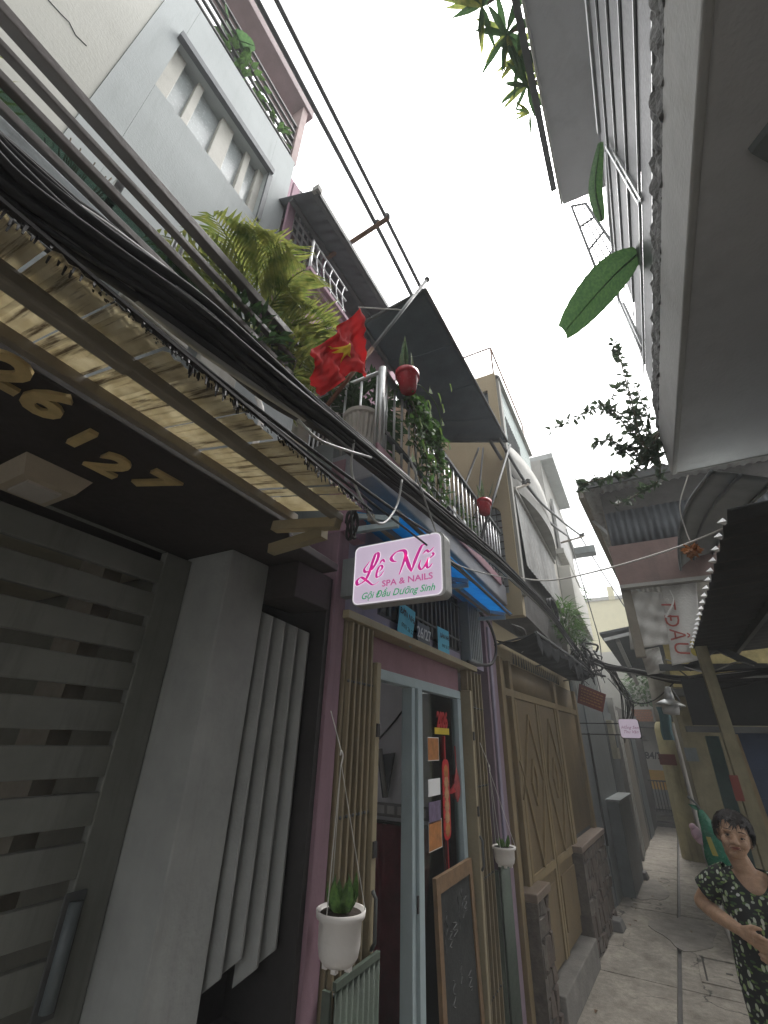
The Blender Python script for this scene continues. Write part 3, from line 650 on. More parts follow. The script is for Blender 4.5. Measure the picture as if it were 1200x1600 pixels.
# green sheet metal guards at the foot
def guard(y0,y1,zt_,label):
    F=thing('metal_guard',label,'panel',(-.98,(y0+y1)/2,0))
    def gf(u,v): yy=mix(y0,y1,v); return V(-.985+.006*math.cos(v*2*math.pi*8),yy,mix(0,zt_,u))
    MB().grid(gf,2,96,(-.002,0,0)).build('sheet',M_GREEN,F,smooth=True)
    MB().box(-.992,-.978,y0,y1,zt_+.001,zt_+.02).build('top_edge',M_GREEN,F)
    MB().box(-1.02,-.992,y0-.012,y0-.001,0,zt_).build('side_edge',M_GREEN,F)
guard(1.53,1.80,1.075,'dark green corrugated metal guard below the big hanging pot')
guard(3.33,3.54,1.05,'dark green corrugated metal guard beside the mauve pilaster')
M_CHALK2=mat('faded_chalk',(0.10,0.10,0.10),.95,.5,scale=40)
# ------------------------------------------------------------------ lit blade sign
SY=1.46
def sp(x,y): return Hy(x,y,SY)
sA=sp(556,851); sB=sp(692,833); sC=sp(698,928); sD=sp(548,949)
sx0=(sA.x+sD.x)/2; sx1=(sB.x+sC.x)/2; sz0=(sC.z+sD.z)/2; sz1=(sA.z+sB.z)/2
SG=thing('blade_sign','pink lit shop sign box reading Lê Nữ SPA & NAILS on a wall bracket','sign',((sx0+sx1)/2,SY+.03,sz0))
def rrect(x0,x1,z0,z1,r,y,n=6):
    out=[]
    for (cx,cz,a0) in ((x1-r,z1-r,0),(x0+r,z1-r,90),(x0+r,z0+r,180),(x1-r,z0+r,270)):
        for k in range(n+1):
            a=math.radians(a0+90*k/n); out.append(V(cx+r*math.cos(a),y,cz+r*math.sin(a)))
    return out
MB().prism(rrect(sx0,sx1,sz0,sz1,.028,SY+.003),(0,.062,0)).build('box',mat('sign_box_metal',(0.45,0.45,0.43),0.4,.1,metal=.4,dirt=.4),SG)
m_face=mat_emit('sign_face_lit',(0.80,0.66,0.84),0.13,(0.62,0.52,0.64))
MB().prism(rrect(sx0+.004,sx1-.012,sz0+.004,sz1-.004,.025,SY+.0005),(0,.002,0)).build('face',m_face,SG)
m_rim=mat_emit('sign_rim_lit',(0.95,0.92,0.97),0.16,(0.8,0.8,0.8))
rr=rrect(sx0+.006,sx1-.013,sz0+.006,sz1-.006,.024,SY-.0005); MB().tube(rr+[rr[0]],.0022,5).build('rim',m_rim,SG)
m_pk=mat_emit('sign_magenta_print',(0.75,0.03,0.38),0.12,(0.7,0.03,0.35)); m_wht=mat_emit('sign_white_print',(0.95,0.93,0.97),0.16,(0.85,0.85,0.85))
m_gr=mat_emit('sign_green_print',(0.02,0.42,0.16),0.10,(0.02,0.4,0.15)); m_pk2=mat_emit('sign_rose_print',(0.62,0.12,0.36),0.12,(0.6,0.12,0.35))
Wd=sx1-sx0; Ht=sz1-sz0
def sface(u,v,d=0): return V(sx0+Wd*u, SY-.0012-d, sz1-Ht*v)     # u right, v down, 0..1
def stroke(mb,pts,w0,nib=40,thin=.22,d=0):
    c=cat_rom([V(p[0]*Wd,-p[1]*Ht,0) for p in pts],8); n=len(c); L=[];R=[]
    na=math.radians(nib)
    for i,p in enumerate(c):
        t=c[min(i+1,n-1)]-c[max(i-1,0)]; ang=math.atan2(t.y,t.x)
        w_=w0*(thin+(1-thin)*abs(math.sin(ang-na)))*min(1,.35+3*i/n,.35+3*(n-1-i)/n)
        q=Vector((-t.y,t.x,0)).normalized()*w_/2; L.append(p+q); R.append(p-q)
    o=len(mb.v)
    for a,b in zip(L,R):
        mb.v.append((sx0+a.x,SY-.0012-d,sz1+a.y)); mb.v.append((sx0+b.x,SY-.0012-d,sz1+b.y))
    for i in range(n-1): mb.f.append((o+2*i,o+2*i+1,o+2*i+3,o+2*i+2))
Lp=[[(.19,.30),(.16,.36),(.13,.42),(.15,.47),(.22,.44),(.28,.30),(.29,.20),(.26,.19),(.23,.30),(.20,.45),(.15,.60),(.07,.66),(.05,.60),(.10,.55),(.17,.62),(.24,.70),(.31,.66)]]
ep=[[(.28,.52),(.33,.47),(.34,.42),(.31,.41),(.28,.50),(.28,.58),(.32,.57),(.36,.50)],[(.31,.37),(.34,.31),(.37,.36)]]
Np=[[(.50,.38),(.46,.36),(.44,.30),(.50,.22),(.58,.22),(.60,.30),(.57,.44),(.53,.60)],[(.59,.26),(.62,.42),(.66,.58)],[(.66,.58),(.71,.38),(.77,.20),(.81,.18)]]
up=[[(.76,.42),(.74,.52),(.77,.57),(.82,.48),(.84,.40)],[(.84,.40),(.82,.52),(.84,.56),(.88,.50)],[(.85,.42),(.89,.37),(.88,.33)],[(.78,.33),(.82,.28),(.85,.31),(.90,.25)]]
for nm,mt_,wk,dd in (('lettering_outline',m_wht,.022,0),('lettering',m_pk,.0165,.0006)):
    for grp in (Lp,Np):
        mb=MB()
        for st in grp: stroke(mb,st,wk,nib=20,thin=.28,d=dd)
        mb.build(nm,mt_,SG)
    for grp in (ep,up):
        mb=MB()
        for st in grp: stroke(mb,st,wk*.72,nib=20,thin=.35,d=dd)
        mb.build(nm,mt_,SG)
rot=-0.0
text('lettering','SPA & NAILS',Ht*.135,sface(.61,.70),(1,0,.02),(0,0,1),m_pk2,SG,ext=.0003,bold=.0006,sx=1.15)
text('lettering','Gội Đầu Dưỡng Sinh',Ht*.145,sface(.50,.865),(1,0,0),(0,0,1),m_gr,SG,ext=.0003,shear=.35,bold=.0003,sx=.98)
MB().box(-1.045,sx0-.001,SY+.012,SY+.055,sz0+.05,sz1-.04).build('bracket',M_GREYBOX,SG,bevel=.003)

# ------------------------------------------------------------------ papers and plate above the shop door
PX=-1.030
def paper(ctr,w_,h_,label,tilt):
    F=thing('paper_notice',label,'notice',ctr)
    ctr=Vector(ctr)
    xd=V(0,math.cos(tilt),math.sin(tilt)); yd=V(0,-math.sin(tilt),math.cos(tilt))
    def pf(u,v): return ctr+V(.012*math.sin(u*5+v*3)*abs(tilt)*3,0,0)+xd*(u-.5)*w_+yd*(v-.5)*h_
    MB().grid(pf,8,6,(.0008,0,0)).build('sheet',M_SKYPAPER,F)
    text('lettering','BÁN NHÀ',h_*.22,ctr+V(.014,0,0)+yd*h_*.18,xd,yd,M_INK,F,ext=.0002,bold=.0008)
    text('lettering','0903 26 22',h_*.16,ctr+V(.014,0,0)-yd*h_*.16,xd,yd,M_INK,F,ext=.0002)
p=Hx(634,974,PX); paper(p,.19,.20,'wrinkled light blue paper notice reading BÁN NHÀ beside the number plate',-.16)
p=Hx(693,1004,PX); paper(p,.19,.17,'flat light blue paper notice reading BÁN NHÀ beside the grey meter box',.02)
p=Hx(661,992,PX); NP=thing('number_plate','dark blue house number plate between two light blue papers','number plate',p)
m_np=mat('navy_enamel',(0.03,0.045,0.07),.35,.1)
MB().box(PX-.002,PX+.006,p.y-.085,p.y+.085,p.z-.06,p.z+.06).build('plate',m_np,NP,bevel=.002)
text('lettering','26/27',.085,(PX+.0075,p.y,p.z),(0,1,0),(0,0,1),mat('plate_white',(0.5,0.52,0.54),.6),NP,ext=.0004,bold=.001)
p=Hx(745,1010,-1.0); MX=thing('meter_box','grey ribbed steel meter box under the end of the blue awning','meter box',p)
MB().box(-1.06,-.985,3.03,3.30,2.24,2.66).build('case',M_GREYBOX,MX,bevel=.006)
for i in range(6): MB().box(-.984,-.979,3.05+i*.042,3.065+i*.042,2.26,2.64).build('rib',M_GREYBOX,MX)
MB().tube(cat_rom([(-.99,3.25,2.66),(-.95,3.42,2.58),(-.93,3.50,2.42),(-.95,3.42,2.28),(-.99,3.2,2.24),(-1.0,3.0,2.235)],8),.011,8).build('conduit',M_BLACK,MX,smooth=True)

# ------------------------------------------------------------------ things inside the shop
IY=3.74
zc_=Hy(612,1288,IY).z
sf=thing('curtain','dark red curtain along the side wall inside the open shop','curtain',(-2.0,IY,0))
def cf(u,v): return V(mix(-3.0,-1.45,v),IY+.02*math.sin(v*46)+.008*math.sin(v*97),mix(0.02,zc_,u))
MB().grid(cf,3,110,(0,.003,0)).build('cloth',M_RED,sf,smooth=True)
MB().tube([(-3.1,IY,zc_+.01),(-1.35,IY,zc_+.01)],.012,8).build('rod',M_DARKSTEEL,sf,smooth=True)
zt1=Hy(612,1262,3.795).z; zt0=Hy(612,1272,3.795).z
tb_=thing('tile_dado','grey patterned tile border on the white wall inside the shop','tiles',(-2.2,3.795,zt0))
MB().box(-3.19,-1.25,3.790,3.799,zt0-.02,zt1+.03).build('backing',mat('grey_tile_border',(0.30,0.29,0.28),0.4),tb_)
for i in range(20): MB().box(-3.15+i*.094,-3.085+i*.094,3.783,3.789,zt0,zt1+.012).build('tile',mat('pale_border_tile',(0.55,0.54,0.52),0.4),tb_)
fn_=thing('framed_panel','dark tapering panel with pale edge on the shop side wall','panel',Hy(603,1240,3.78))
MB().prism([Hy(592,1180,3.78),Hy(618,1176,3.78),Hy(606,1246,3.78),Hy(600,1246,3.78)],(0,-.03,0)).build('board',mat('dark_board',(0.10,0.11,0.12),.4),fn_)
MB().bar(Hy(594,1170,3.74),Hy(603,1246,3.74),.03,.03).build('edge',M_OFFW,fn_)
tag(MB().tube(cat_rom([Hy(592,1155,3.79),Hy(604,1142,3.79),Hy(622,1120,3.79),Hy(640,1095,3.79)],8),.008,6).build('wall_cable',M_CABLE,None,smooth=True),'thin black wire climbing the white wall inside the shop','cable')
gc=thing('striped_drape','grey-green striped drape hanging behind the shop glass','curtain',(-1.5,3.2,0))
def gcf(u,v): yy=mix(2.9,3.70,v); return V(-1.24-.22*v+.025*math.sin(v*38),yy,mix(.05,2.2,u))
MB().grid(gcf,2,90,(-.003,0,0)).build('cloth',mat('grey_green_drape',(0.52,0.55,0.48),.8,.2,scale=14),gc,smooth=True)
MB().tube([gcf(1,0)+V(0,0,.01),gcf(1,1)+V(0,0,.01)],.010,6).build('rod',M_DARKSTEEL,gc)
st=thing('stool','round khaki stool on the shop floor','stool',(-1.6,2.55,0.02))
MB().lathe((-1.62,2.45,.02),[(.02,.0),(.14,.02),(.16,.25),(.17,.45),(.16,.52),(.02,.54)],18).build('cushion',mat('khaki_cloth',(0.2,0.15,0.08),.9),st,smooth=True)
MB().lathe((-1.62,2.45,.535),[(.02,.02),(.13,.03),(.10,.04),(.01,.05)],18).build('seat',mat('khaki_cloth',(0.2,0.15,0.08),.9),st,smooth=True)
# chalkboard leaning inside the glass
CB=thing('chalkboard','tall wood-framed chalkboard leaning behind the shop glass','chalkboard',(-1.06,2.72,0.03))
ca=Hx(682,1348,-1.075); cb_=Hx(728,1328,-1.03)
a0=V(-1.068,2.40,1.12); 
def cbp(u,v): # u across, v up
    return V(mix(-1.015,-1.062,v)+.018,mix(2.42,2.93,u),mix(.03,1.17,v))
def cbar(u0,v0,u1,v1,nm,mt_,dx=0,th=.02):
    q=[cbp(u0,v0),cbp(u1,v0),cbp(u1,v1),cbp(u0,v1)]; MB().slab(*[p+V(dx,0,0) for p in q],(th,0,0)).build(nm,mt_,CB)
cbar(.08,.06,.92,.95,'board',M_BOARD,.004,.008)
cbar(0,0,.085,1,'frame_side',M_WOOD); cbar(.915,0,1,1,'frame_side',M_WOOD); cbar(.086,.945,.914,1,'frame_rail',M_WOOD); cbar(.086,0,.914,.055,'frame_rail',M_WOOD)
for (u,v,hh_,wv) in ((.16,.80,.10,1),(.22,.83,.09,2),(.30,.78,.05,3),(.42,.80,.05,5),(.55,.84,.11,1),(.66,.86,.10,2),(.74,.85,.05,4),(.30,.62,.08,3),(.50,.66,.07,2),(.72,.60,.06,4)):
    cs=[cbp(u+.012*wv*math.sin(k*1.9+u*9),v+hh_*(k/7-.5))+V(.0135,0,0) for k in range(8)]
    MB().tube(cat_rom(cs,4),.0022,4).build('chalk_stroke',M_CHALK2,CB)
MB().slab(cbp(-.10,.0)+V(.02,0,0),cbp(-.05,0)+V(.02,0,0),cbp(-.05,.45)+V(.02,0,0),cbp(-.10,.45)+V(.02,0,0),(.015,0,0)).build('back_leg',M_WOOD,CB)
# new-year decorations and pictures on the glass
GXg=-1.083
def rrect_y(y0,y1,z0,z1,r,x,n=5):
    return [V(x,p.x,p.z) for p in rrect(y0,y1,z0,z1,r,0,n)]
nd=thing('new_year_hanging','red new year hanging with 2026 topper on the shop glass','decoration',Hx(697,1300,GXg))
q=Hx(690,1126,GXg); text('topper_number','2026',.115,q+V(.004,0,0),(0,1,0),(0,0,1),M_REDDECO,nd,ext=.002,bold=.004,sx=.72)
q2=Hx(690,1141,GXg); MB().box(GXg,GXg+.004,q2.y-.11,q2.y+.11,q2.z-.022,q2.z+.012).build('topper_base',mat('gold_yellow_paper',(0.6,0.45,0.03),.5),nd)
zt_=Hx(693,1150,GXg).z; zb_=Hx(699,1312,GXg).z; yc=Hx(697,1250,GXg).y
MB().tube([(GXg,yc,zt_),(GXg,yc,zt_-.12)],.006,6).build('cord',M_REDDECO,nd)
MB().prism(rrect_y(yc-.052,yc+.052,zb_,zt_-.12,.04,GXg+.001),(.003,0,0)).build('banner',M_REDDECO,nd)
m_fg=mat('faded_gold_paper',(0.45,0.27,0.14),.5,.4,scale=60)
for i in range(6):
    zz=mix(zt_-.17,zb_+.06,i/5); MB().lathe((GXg+.005,yc,zz-.02),[(.004,-.028),(.030,-.010),(.034,.012),(.020,.034),(.004,.044)],10,(0,0,1),.12,1).build('emblem',M_ORANGEP if i in (0,5) else m_fg,nd)
    if i<5: MB().box(GXg+.0042,GXg+.006,yc-.048,yc+.048,zz-.075,zz-.068).build('fold',mat('deep_red_paper',(0.24,0.01,0.012),.5),nd)
MB().tube([(GXg,yc,zb_),(GXg,yc+.01,zb_-.2)],.005,6).build('tassel',M_REDDECO,nd)
qa=Hx(713,1225,GXg); fz=thing('fish_ornament','small red hanging fish ornament beside the new year hanging','ornament',qa)
MB().lathe((GXg+.004,qa.y,qa.z-.09),[(.008,0),(.04,.03),(.05,.07),(.042,.11),(.018,.15),(.005,.18)],12,(0,0,1),.25,1).build('body',mat('faded_red_paper',(0.34,0.05,0.05),.5,.4,scale=25),fz)
for s_ in (-1,1): MB().leaf((GXg+.004,qa.y+.03*s_,qa.z),(0,s_,-.6),(1,0,0),.09,.05).build('fin',M_REDDECO,fz)
MB().tube([(GXg+.004,qa.y,qa.z+.09),(GXg+.004,qa.y-.01,qa.z+.2)],.003,5).build('cord',M_REDDECO,fz)
for k,(px0,py0,px1,py1,mt_,lb) in enumerate(((671,1153,685,1187,M_ORANGEP,'orange photo print stuck high on the shop glass'),(672,1219,687,1240,M_WHITE,'blank pale card stuck on the shop glass'),(673,1255,688,1282,mat('mauve_print',(0.16,0.12,0.2),.6,.4,scale=25),'dim purple print stuck on the shop glass'),(673,1285,690,1322,M_ORANGEP,'orange photo print stuck just above the chalkboard'))):
    a=Hx(px0,py0,GXg); b=Hx(px1,py1,GXg); c=(a+b)/2
    pc=thing('picture',lb,'picture',(GXg,c.y,min(a.z,b.z)))
    ya,yb=sorted((a.y,b.y)); za,zb2=sorted((a.z,b.z)); yb=max(yb,ya+.07)
    MB().box(GXg,GXg+.002,ya-.03,yb+.006,za-.004,zb2+.004).build('border',M_WHITE if k in (0,3) else mt_,pc); MB().box(GXg+.0021,GXg+.003,ya-.03,yb,za,zb2).build('print',mt_,pc)

# ------------------------------------------------------------------ hanging pots
def hanging_pot(px,rimL,rimR,rimy,boty,X,hook,label,nl):
    c=Hx(px,rimy,X); b=Hx(px,boty,X); r=.5*(rimR-rimL)*((c-ORG).dot(ROT@V(0,0,-1)))/FPX/1.06
    h=c.z-b.z
    F=thing('hanging_pot',label,'flower pot',b)
    o=V(c.x,c.y,b.z)
    MB().lathe(o,[(r*.55,0),(r*.62,.0),(r*.80,h*.12),(r*.88,h*.35),(r*.90,h*.80),(r*1.03,h*.86),(r*1.06,h),(r*.98,h),(r*.86,h*.9)],28).build('pot',M_WHITEP,F,smooth=True)
    for k in range(5):
        a=2*math.pi*k/5; MB().box(o.x+r*.5*math.cos(a)-.008,o.x+r*.5*math.cos(a)+.008,o.y+r*.5*math.sin(a)-.008,o.y+r*.5*math.sin(a)+.008,o.z-.010,o.z+.006).build('foot',M_WHITEP,F)
    MB().lathe(o+V(0,0,h*.88),[(.001,0),(r*.88,0),(r*.88,.006),(.001,.012)],20).build('soil',M_SOIL,F)
    hk=Hx(*hook,X+.0)
    for k in range(3):
        a=2*math.pi*k/3+.5; MB().tube([o+V(r*1.02*math.cos(a),r*1.02*math.sin(a),h),hk],.0016,5).build('cord',M_ROPE,F)
    MB().tube(cat_rom([hk+V(0,0,-.01),hk+V(0,.008,.02),hk+V(0,-.004,.035),hk+V(0,-.008,.022)],5),.003,6).build('hook',M_WHITEP,F)
    up=Hx(*( (hook[0]+2,hook[1]-70)),X); up=V(-1.0,hk.y+.01,hk.z+.16)
    MB().tube([hk+V(0,0,.03),up],.0018,5).build('cord',M_ROPE,F)
    for i in range(nl):
        a=6.283*i/nl+random.uniform(-.3,.3); sp2=random.uniform(.2,.95); d=V(sp2*math.cos(a),sp2*math.sin(a),1)
        L_=random.uniform(.45,.85)*h; mb=MB(); mb.leaf(o+V(.25*r*math.cos(a),.25*r*math.sin(a),h*.9),d,V(math.cos(a),math.sin(a),-.2),L_,L_*.42,.25,4); mb.build('leaf',M_LEAF,F)
hanging_pot(533,494,572,1420,1502,-.935,(533,1192),'big white hanging pot of green succulents before the tan shutter',15)
hanging_pot(787,769,806,1322,1353,-.945,(765,1205),'small white hanging pot before the mauve pilaster',9)

# ------------------------------------------------------------------ flag on a tilted pole
FP=thing('flag','red flag with yellow star hanging from a tilted silver pole','flag',Hx(498,650,-.93))
pb=Hx(498,650,-.95); pt=Hx(667,437,-.60)
MB().tube([pb,mix(pb,pt,.42)],.010,8).build('pole_foot',M_RUST,FP,smooth=True)
MB().tube([mix(pb,pt,.40),pt],.009,8).build('pole',mat('grey_aluminium_pole',(0.22,0.23,0.235),.55,.15),FP,smooth=True); MB().ball(pt,.016,10,8).build('pole_tip',M_DARKSTEEL,FP,smooth=True)
fA=Hx(560,480,-.80); fB=Hx(577,586,-.74); fC=Hx(481,553,-.86); fD=Hx(500,622,-.82)
def flg(u,v):            # u: 0 right .. 1 left ; v: 0 top .. 1 bottom
    top=mix(fA,fC,u)+V(0,0,-.02*math.sin(math.pi*u)); bot=mix(fB,fD,u)+V(0,0,.06*math.sin(math.pi*min(1,u*1.1))**2)
    p=mix(top,bot,v); return p+V(.014*math.sin(u*14+v*5)+.007*math.sin(v*11-u*8)+.005*math.sin(u*27+v*3)+.003*math.sin(u*45-v*31)+.003*math.sin(v*38+u*9),.006*math.sin(u*12+v*7),.004*math.sin(u*21))
MB().grid(flg,34,26).build('cloth',M_FLAG,FP,smooth=True)
mb=MB(); cu,cv_=.46,.50; star=[]
for k in range(10):
    a=math.pi/2+k*math.pi/5; r=.33 if k%2==0 else .13; _x=r*math.cos(a)*.34; _y=-r*math.sin(a)*.95; star.append((cu+_x-.35*_y+.9*_y*_y, cv_+_y))
o=len(mb.v)
def fo(u,v): return flg(u,v)+V(.006,-.004,0)
N_=5
for k in range(10):
    a=star[k]; b=star[(k+1)%10]
    rows=[]
    for i in range(N_+1):
        row=[]
        for j in range(i+1):
            t=i/N_; s_=j/max(1,i); e=(mix(a[0],b[0],s_),mix(a[1],b[1],s_)); row.append(len(mb.v)); mb.v.append(tuple(fo(mix(cu,e[0],t),mix(cv_,e[1],t))))
        rows.append(row)
    for i in range(N_):
        for j in range(i+1):
            mb.f.append((rows[i][j],rows[i+1][j],rows[i+1][j+1]))
            if j<i: mb.f.append((rows[i][j],rows[i+1][j+1],rows[i][j+1]))
mb.build('star',M_STAR,FP,smooth=True)
MB().tube([fA,mix(pb,pt,.72)],.003,5).build('tie',M_ROPE,FP)

# ------------------------------------------------------------------ plants
def frond(base,d,L,droop,nleaf,lw,ll,mt_,parent,name='frond'):
    d=Vector(d).normalized(); mb=MB(); pts=[]
    hor=V(d.x,d.y,0); 
    for i in range(13):
        t=i/12; pts.append(Vector(base)+d*L*t+V(0,0,-droop*L*t*t))
    mb.tube(pts,.006,5,.0015)
    for i in range(nleaf):
        t=.18+.80*i/(nleaf-1); k=min(11,int(t*12)); p=mix(pts[k],pts[k+1],t*12-k); tan=(pts[k+1]-pts[k]).normalized()
        side=tan.cross(V(0,0,1)); 
        if side.length<.05: side=V(1,0,0)
        side.normalize(); upv=side.cross(tan)
        l=ll*math.sin(math.pi*(.12+.80*t))*random.uniform(.85,1.1)
        for s_ in (-1,1):
            dd=(side*s_*.80+tan*.75+upv*.28).normalized(); mb.leaf(p,dd,upv,l,lw,random.uniform(.15,.45),2)
    return mb.build(name,mt_,parent)
def palm(base,n,L,label,spread=(0,360),tilt=(.25,.9),cat='palm',pot=True,mt_=None,center=None):
    F=thing('potted_palm',label,cat,base); base=Vector(base)
    if pot: MB().lathe(base,[(.09,0),(.12,.02),(.14,.20),(.15,.22),(.12,.21)],18).build('pot',M_CONCD,F,smooth=True)
    for i in range(3):
        MB().tube([base+V(.02*i-.02,.015*i,.18),base+V(.04*i-.04,.03*i-.02,.45)],.010,6,.006).build('stem',M_PALM,F)
    for i in range(n):
        a=math.radians(mix(spread[0],spread[1],(i+random.uniform(-.3,.3))/n)); e=random.uniform(*tilt)
        d=V(math.cos(a)*e,math.sin(a)*e,1.0)
        frond(base+V(.03*math.cos(a),.03*math.sin(a),.30+random.uniform(0,.15)),d,L*random.uniform(.8,1.15),random.uniform(.45,.85),20,.016,L*.36,mt_ or M_PALM,F)
    return F
palm((-1.24,.92,3.04),22,.56,'bushy yellow-green palm on the gate house balcony',tilt=(.3,1.5))
# lower, darker shrub beneath the palm
def bush(base,r,h,n,label,name='shrub',mt_=None,leaf=(.05,.028),pot=None,stem=True,sq=(1,1),cat='shrub',squash=1.0,core=0.25):
    F=thing(name,label,cat,base); base=Vector(base); mb=MB()
    for i in range(n):
        a=random.uniform(0,6.283); u=random.uniform(-1,1); rr=r*random.uniform(core,1)**.5
        p=base+V(sq[0]*rr*math.cos(a)*math.sqrt(1-u*u),sq[1]*rr*math.sin(a)*math.sqrt(1-u*u),h*.5+h*.5*u*random.uniform(.6,1))
        d=V(math.cos(a)+random.uniform(-.5,.5),math.sin(a)+random.uniform(-.5,.5),random.uniform(-.5,.7)); L_=leaf[0]*random.uniform(.7,1.3)
        mb.leaf(p,d,V(random.uniform(-.4,.4),random.uniform(-.4,.4),1),L_,leaf[1]*random.uniform(.8,1.2),.2,2)
    mb.build('crown',mt_ or M_LEAF,F)
    if stem:
        sm=MB()
        for i in range(5):
            a=i*1.3; sm.tube(cat_rom([base,base+V(.3*r*math.cos(a),.3*r*math.sin(a),h*.35),base+V(.7*r*math.cos(a),.7*r*math.sin(a),h*.8)],4),.006,5,.002)
        sm.build('stem',M_STEM,F)
    if pot: MB().lathe(base-V(0,0,pot),[(pot*.4,0),(pot*.5,.02),(pot*.62,pot),(pot*.5,pot)],16).build('pot',M_CONCD,F,smooth=True)
    return F
bush((-1.12,.80,2.95),.20,.34,420,'dark green shrub under the palm behind the balcony rails',mt_=M_LEAFD,leaf=(.07,.022),sq=(.7,1.2))
bush((-1.08,1.0,2.94),.12,.45,200,'yellowish straggly plant at the end of the gate house balcony',mt_=M_PALM,leaf=(.08,.02))
# palm whose frond tips show at the left edge
palm((-1.62,-.35,2.94),9,.72,'palm spreading before the beige wall',tilt=(.4,.9))
# thin dry plant behind the rails
DP=thing('dry_plant','leafless dark twigs in a pale tube before the blue-grey wall','plant',(-1.6,.20,2.94))
tw=MB()
for i in range(26):
    a=random.uniform(-1,1); b=random.uniform(-.4,.4)
    p0=V(-1.6,.22+.05*b,3.55); tw.tube(cat_rom([p0,p0+V(.04*b,.09*a,.14),p0+V(.05*b,.14*a,random.uniform(.20,.36))],4),.003,4)
tw.build('twigs',M_STEM,DP); MB().tube([(-1.6,.22,2.95),(-1.6,.22,3.58)],.022,10).build('tube',M_WHITEP,DP,smooth=True)
# terrace plants up on the roof
bush((-2.0,.75,6.64),.20,.5,90,'small leafy shrub behind the black roof terrace bars',leaf=(.11,.06),sq=(.4,1.6))
bush((-2.0,1.2,6.64),.14,.4,60,'sparse shrub at the corner of the roof terrace',leaf=(.09,.05),sq=(.4,1.3))
def banana(base,leaves,label,h):
    F=thing('banana_plant',label,'plant',base); base=Vector(base)
    MB().tube([base,base+V(0,0,h)],.04,8,.025).build('trunk',M_BANANA,F,smooth=True)
    for (tip,nrm,w_) in leaves:
        tip=Vector(tip); s0=base+V(0,0,h*.9); mid=mix(s0,tip,.45)+V(0,0,.25*(tip-s0).length)
        cs=cat_rom([s0,mid,tip],12); n=len(cs); nrm=Vector(nrm); mb=MB(); o=0
        for i,p in enumerate(cs):
            t=i/(n-1); ta=(cs[min(i+1,n-1)]-cs[max(i-1,0)]).normalized(); sd_=ta.cross(nrm).normalized()
            ww=w_*(0 if t<.12 else math.sin(math.pi*min(1,(t-.12)/.88*.86+.10))**.6)*(1+.06*math.sin(i*2.1))
            if t>.97: ww*=.5
            nn=sd_.cross(ta)
            mb.v+= [tuple(p-sd_*ww*.5+nn*ww*.12),tuple(p),tuple(p+sd_*ww*.5+nn*ww*.12)]
        for i in range(n-1): a=i*3; mb.f+=[(a,a+1,a+4,a+3),(a+1,a+2,a+5,a+4)]
        mb.build('leaf',M_BANANA,F,smooth=True)
        MB().tube(cs,.008,5,.002).build('midrib',M_BANANA,F)
    return F
banana((-2.05,.55,6.64),[(Hx(352,5,-1.9),(1,0,.2),.16),(Hx(398,72,-1.8),(.2,0,1),.14),(Hx(365,140,-1.95),(1,0,.3),.14)],'banana plant rising behind the roof terrace bars',.45)

# ------------------------------------------------------------------ balcony plants of the pink house
def red_pot(px,py,X,wpx,label,tilt,leaves):
    c=Hx(px,py,X); F=thing('red_pot',label,'flower pot',c); r=.055 if wpx<34 else .062; h=.115
    M_=Matrix.Rotation(tilt,3,'X'); ax=M_@V(0,0,1)
    o=c-ax*h*.5
    MB().lathe(o,[(.002,0),(r*.68,0),(r*.92,h*.72),(r*.93,h*.74),(r*1.06,h*.75),(r*1.08,h),(r*.96,h),(r*.9,h*.85),(.002,h*.84)],20,ax,1,1.15).build('pot',M_REDPOT,F,smooth=True)
    for i in range(leaves):
        a=random.uniform(0,6.28); d=ax+V(.38*math.cos(a),.38*math.sin(a),.1); L_=random.uniform(.12,.24)
        MB().leaf(o+ax*h*.85+V(.02*math.cos(a),.02*math.sin(a),0),d,V(math.cos(a),math.sin(a),-.3),L_,.024,random.uniform(-.1,.35),4).build('leaf',M_LEAFD if i%2 else mat_translucent('striped_sword_leaf',(0.07,0.11,0.05),(0.26,0.30,0.16),.3,(80,80,10)),F)
    MB().tube([c+V(-.05,0,.02),(BX,c.y,rz+.01)],.003,5).build('wire_hook',M_DARKSTEEL,F)
    return F
red_pot(637,597,-.79,36,'red plastic pot of striped sword leaves hung at the balcony corner post',.10,13)
red_pot(757,793,-.80,30,'darker red plastic pot of aloe hung at the far end of the balcony rail',-.1,9)
for i,(px,py,pw,ph) in enumerate(((649,728,.055,.085),(671,752,.055,.08),(693,776,.06,.085),(711,800,.05,.07),(727,820,.05,.07),(742,838,.05,.07))):
    c=Hx(px,py,BX+.012); n_=('top sheet','second sheet','third sheet','fourth sheet','fifth sheet','last sheet')[i]
    tag(MB().box(BX+.009,BX+.011,c.y-pw/2,c.y+pw/2,c.z-ph/2,c.z+ph/2).build('paper_card',M_WHITE),'white paper card tied to the balcony balusters','card','white cards on the balcony rail')
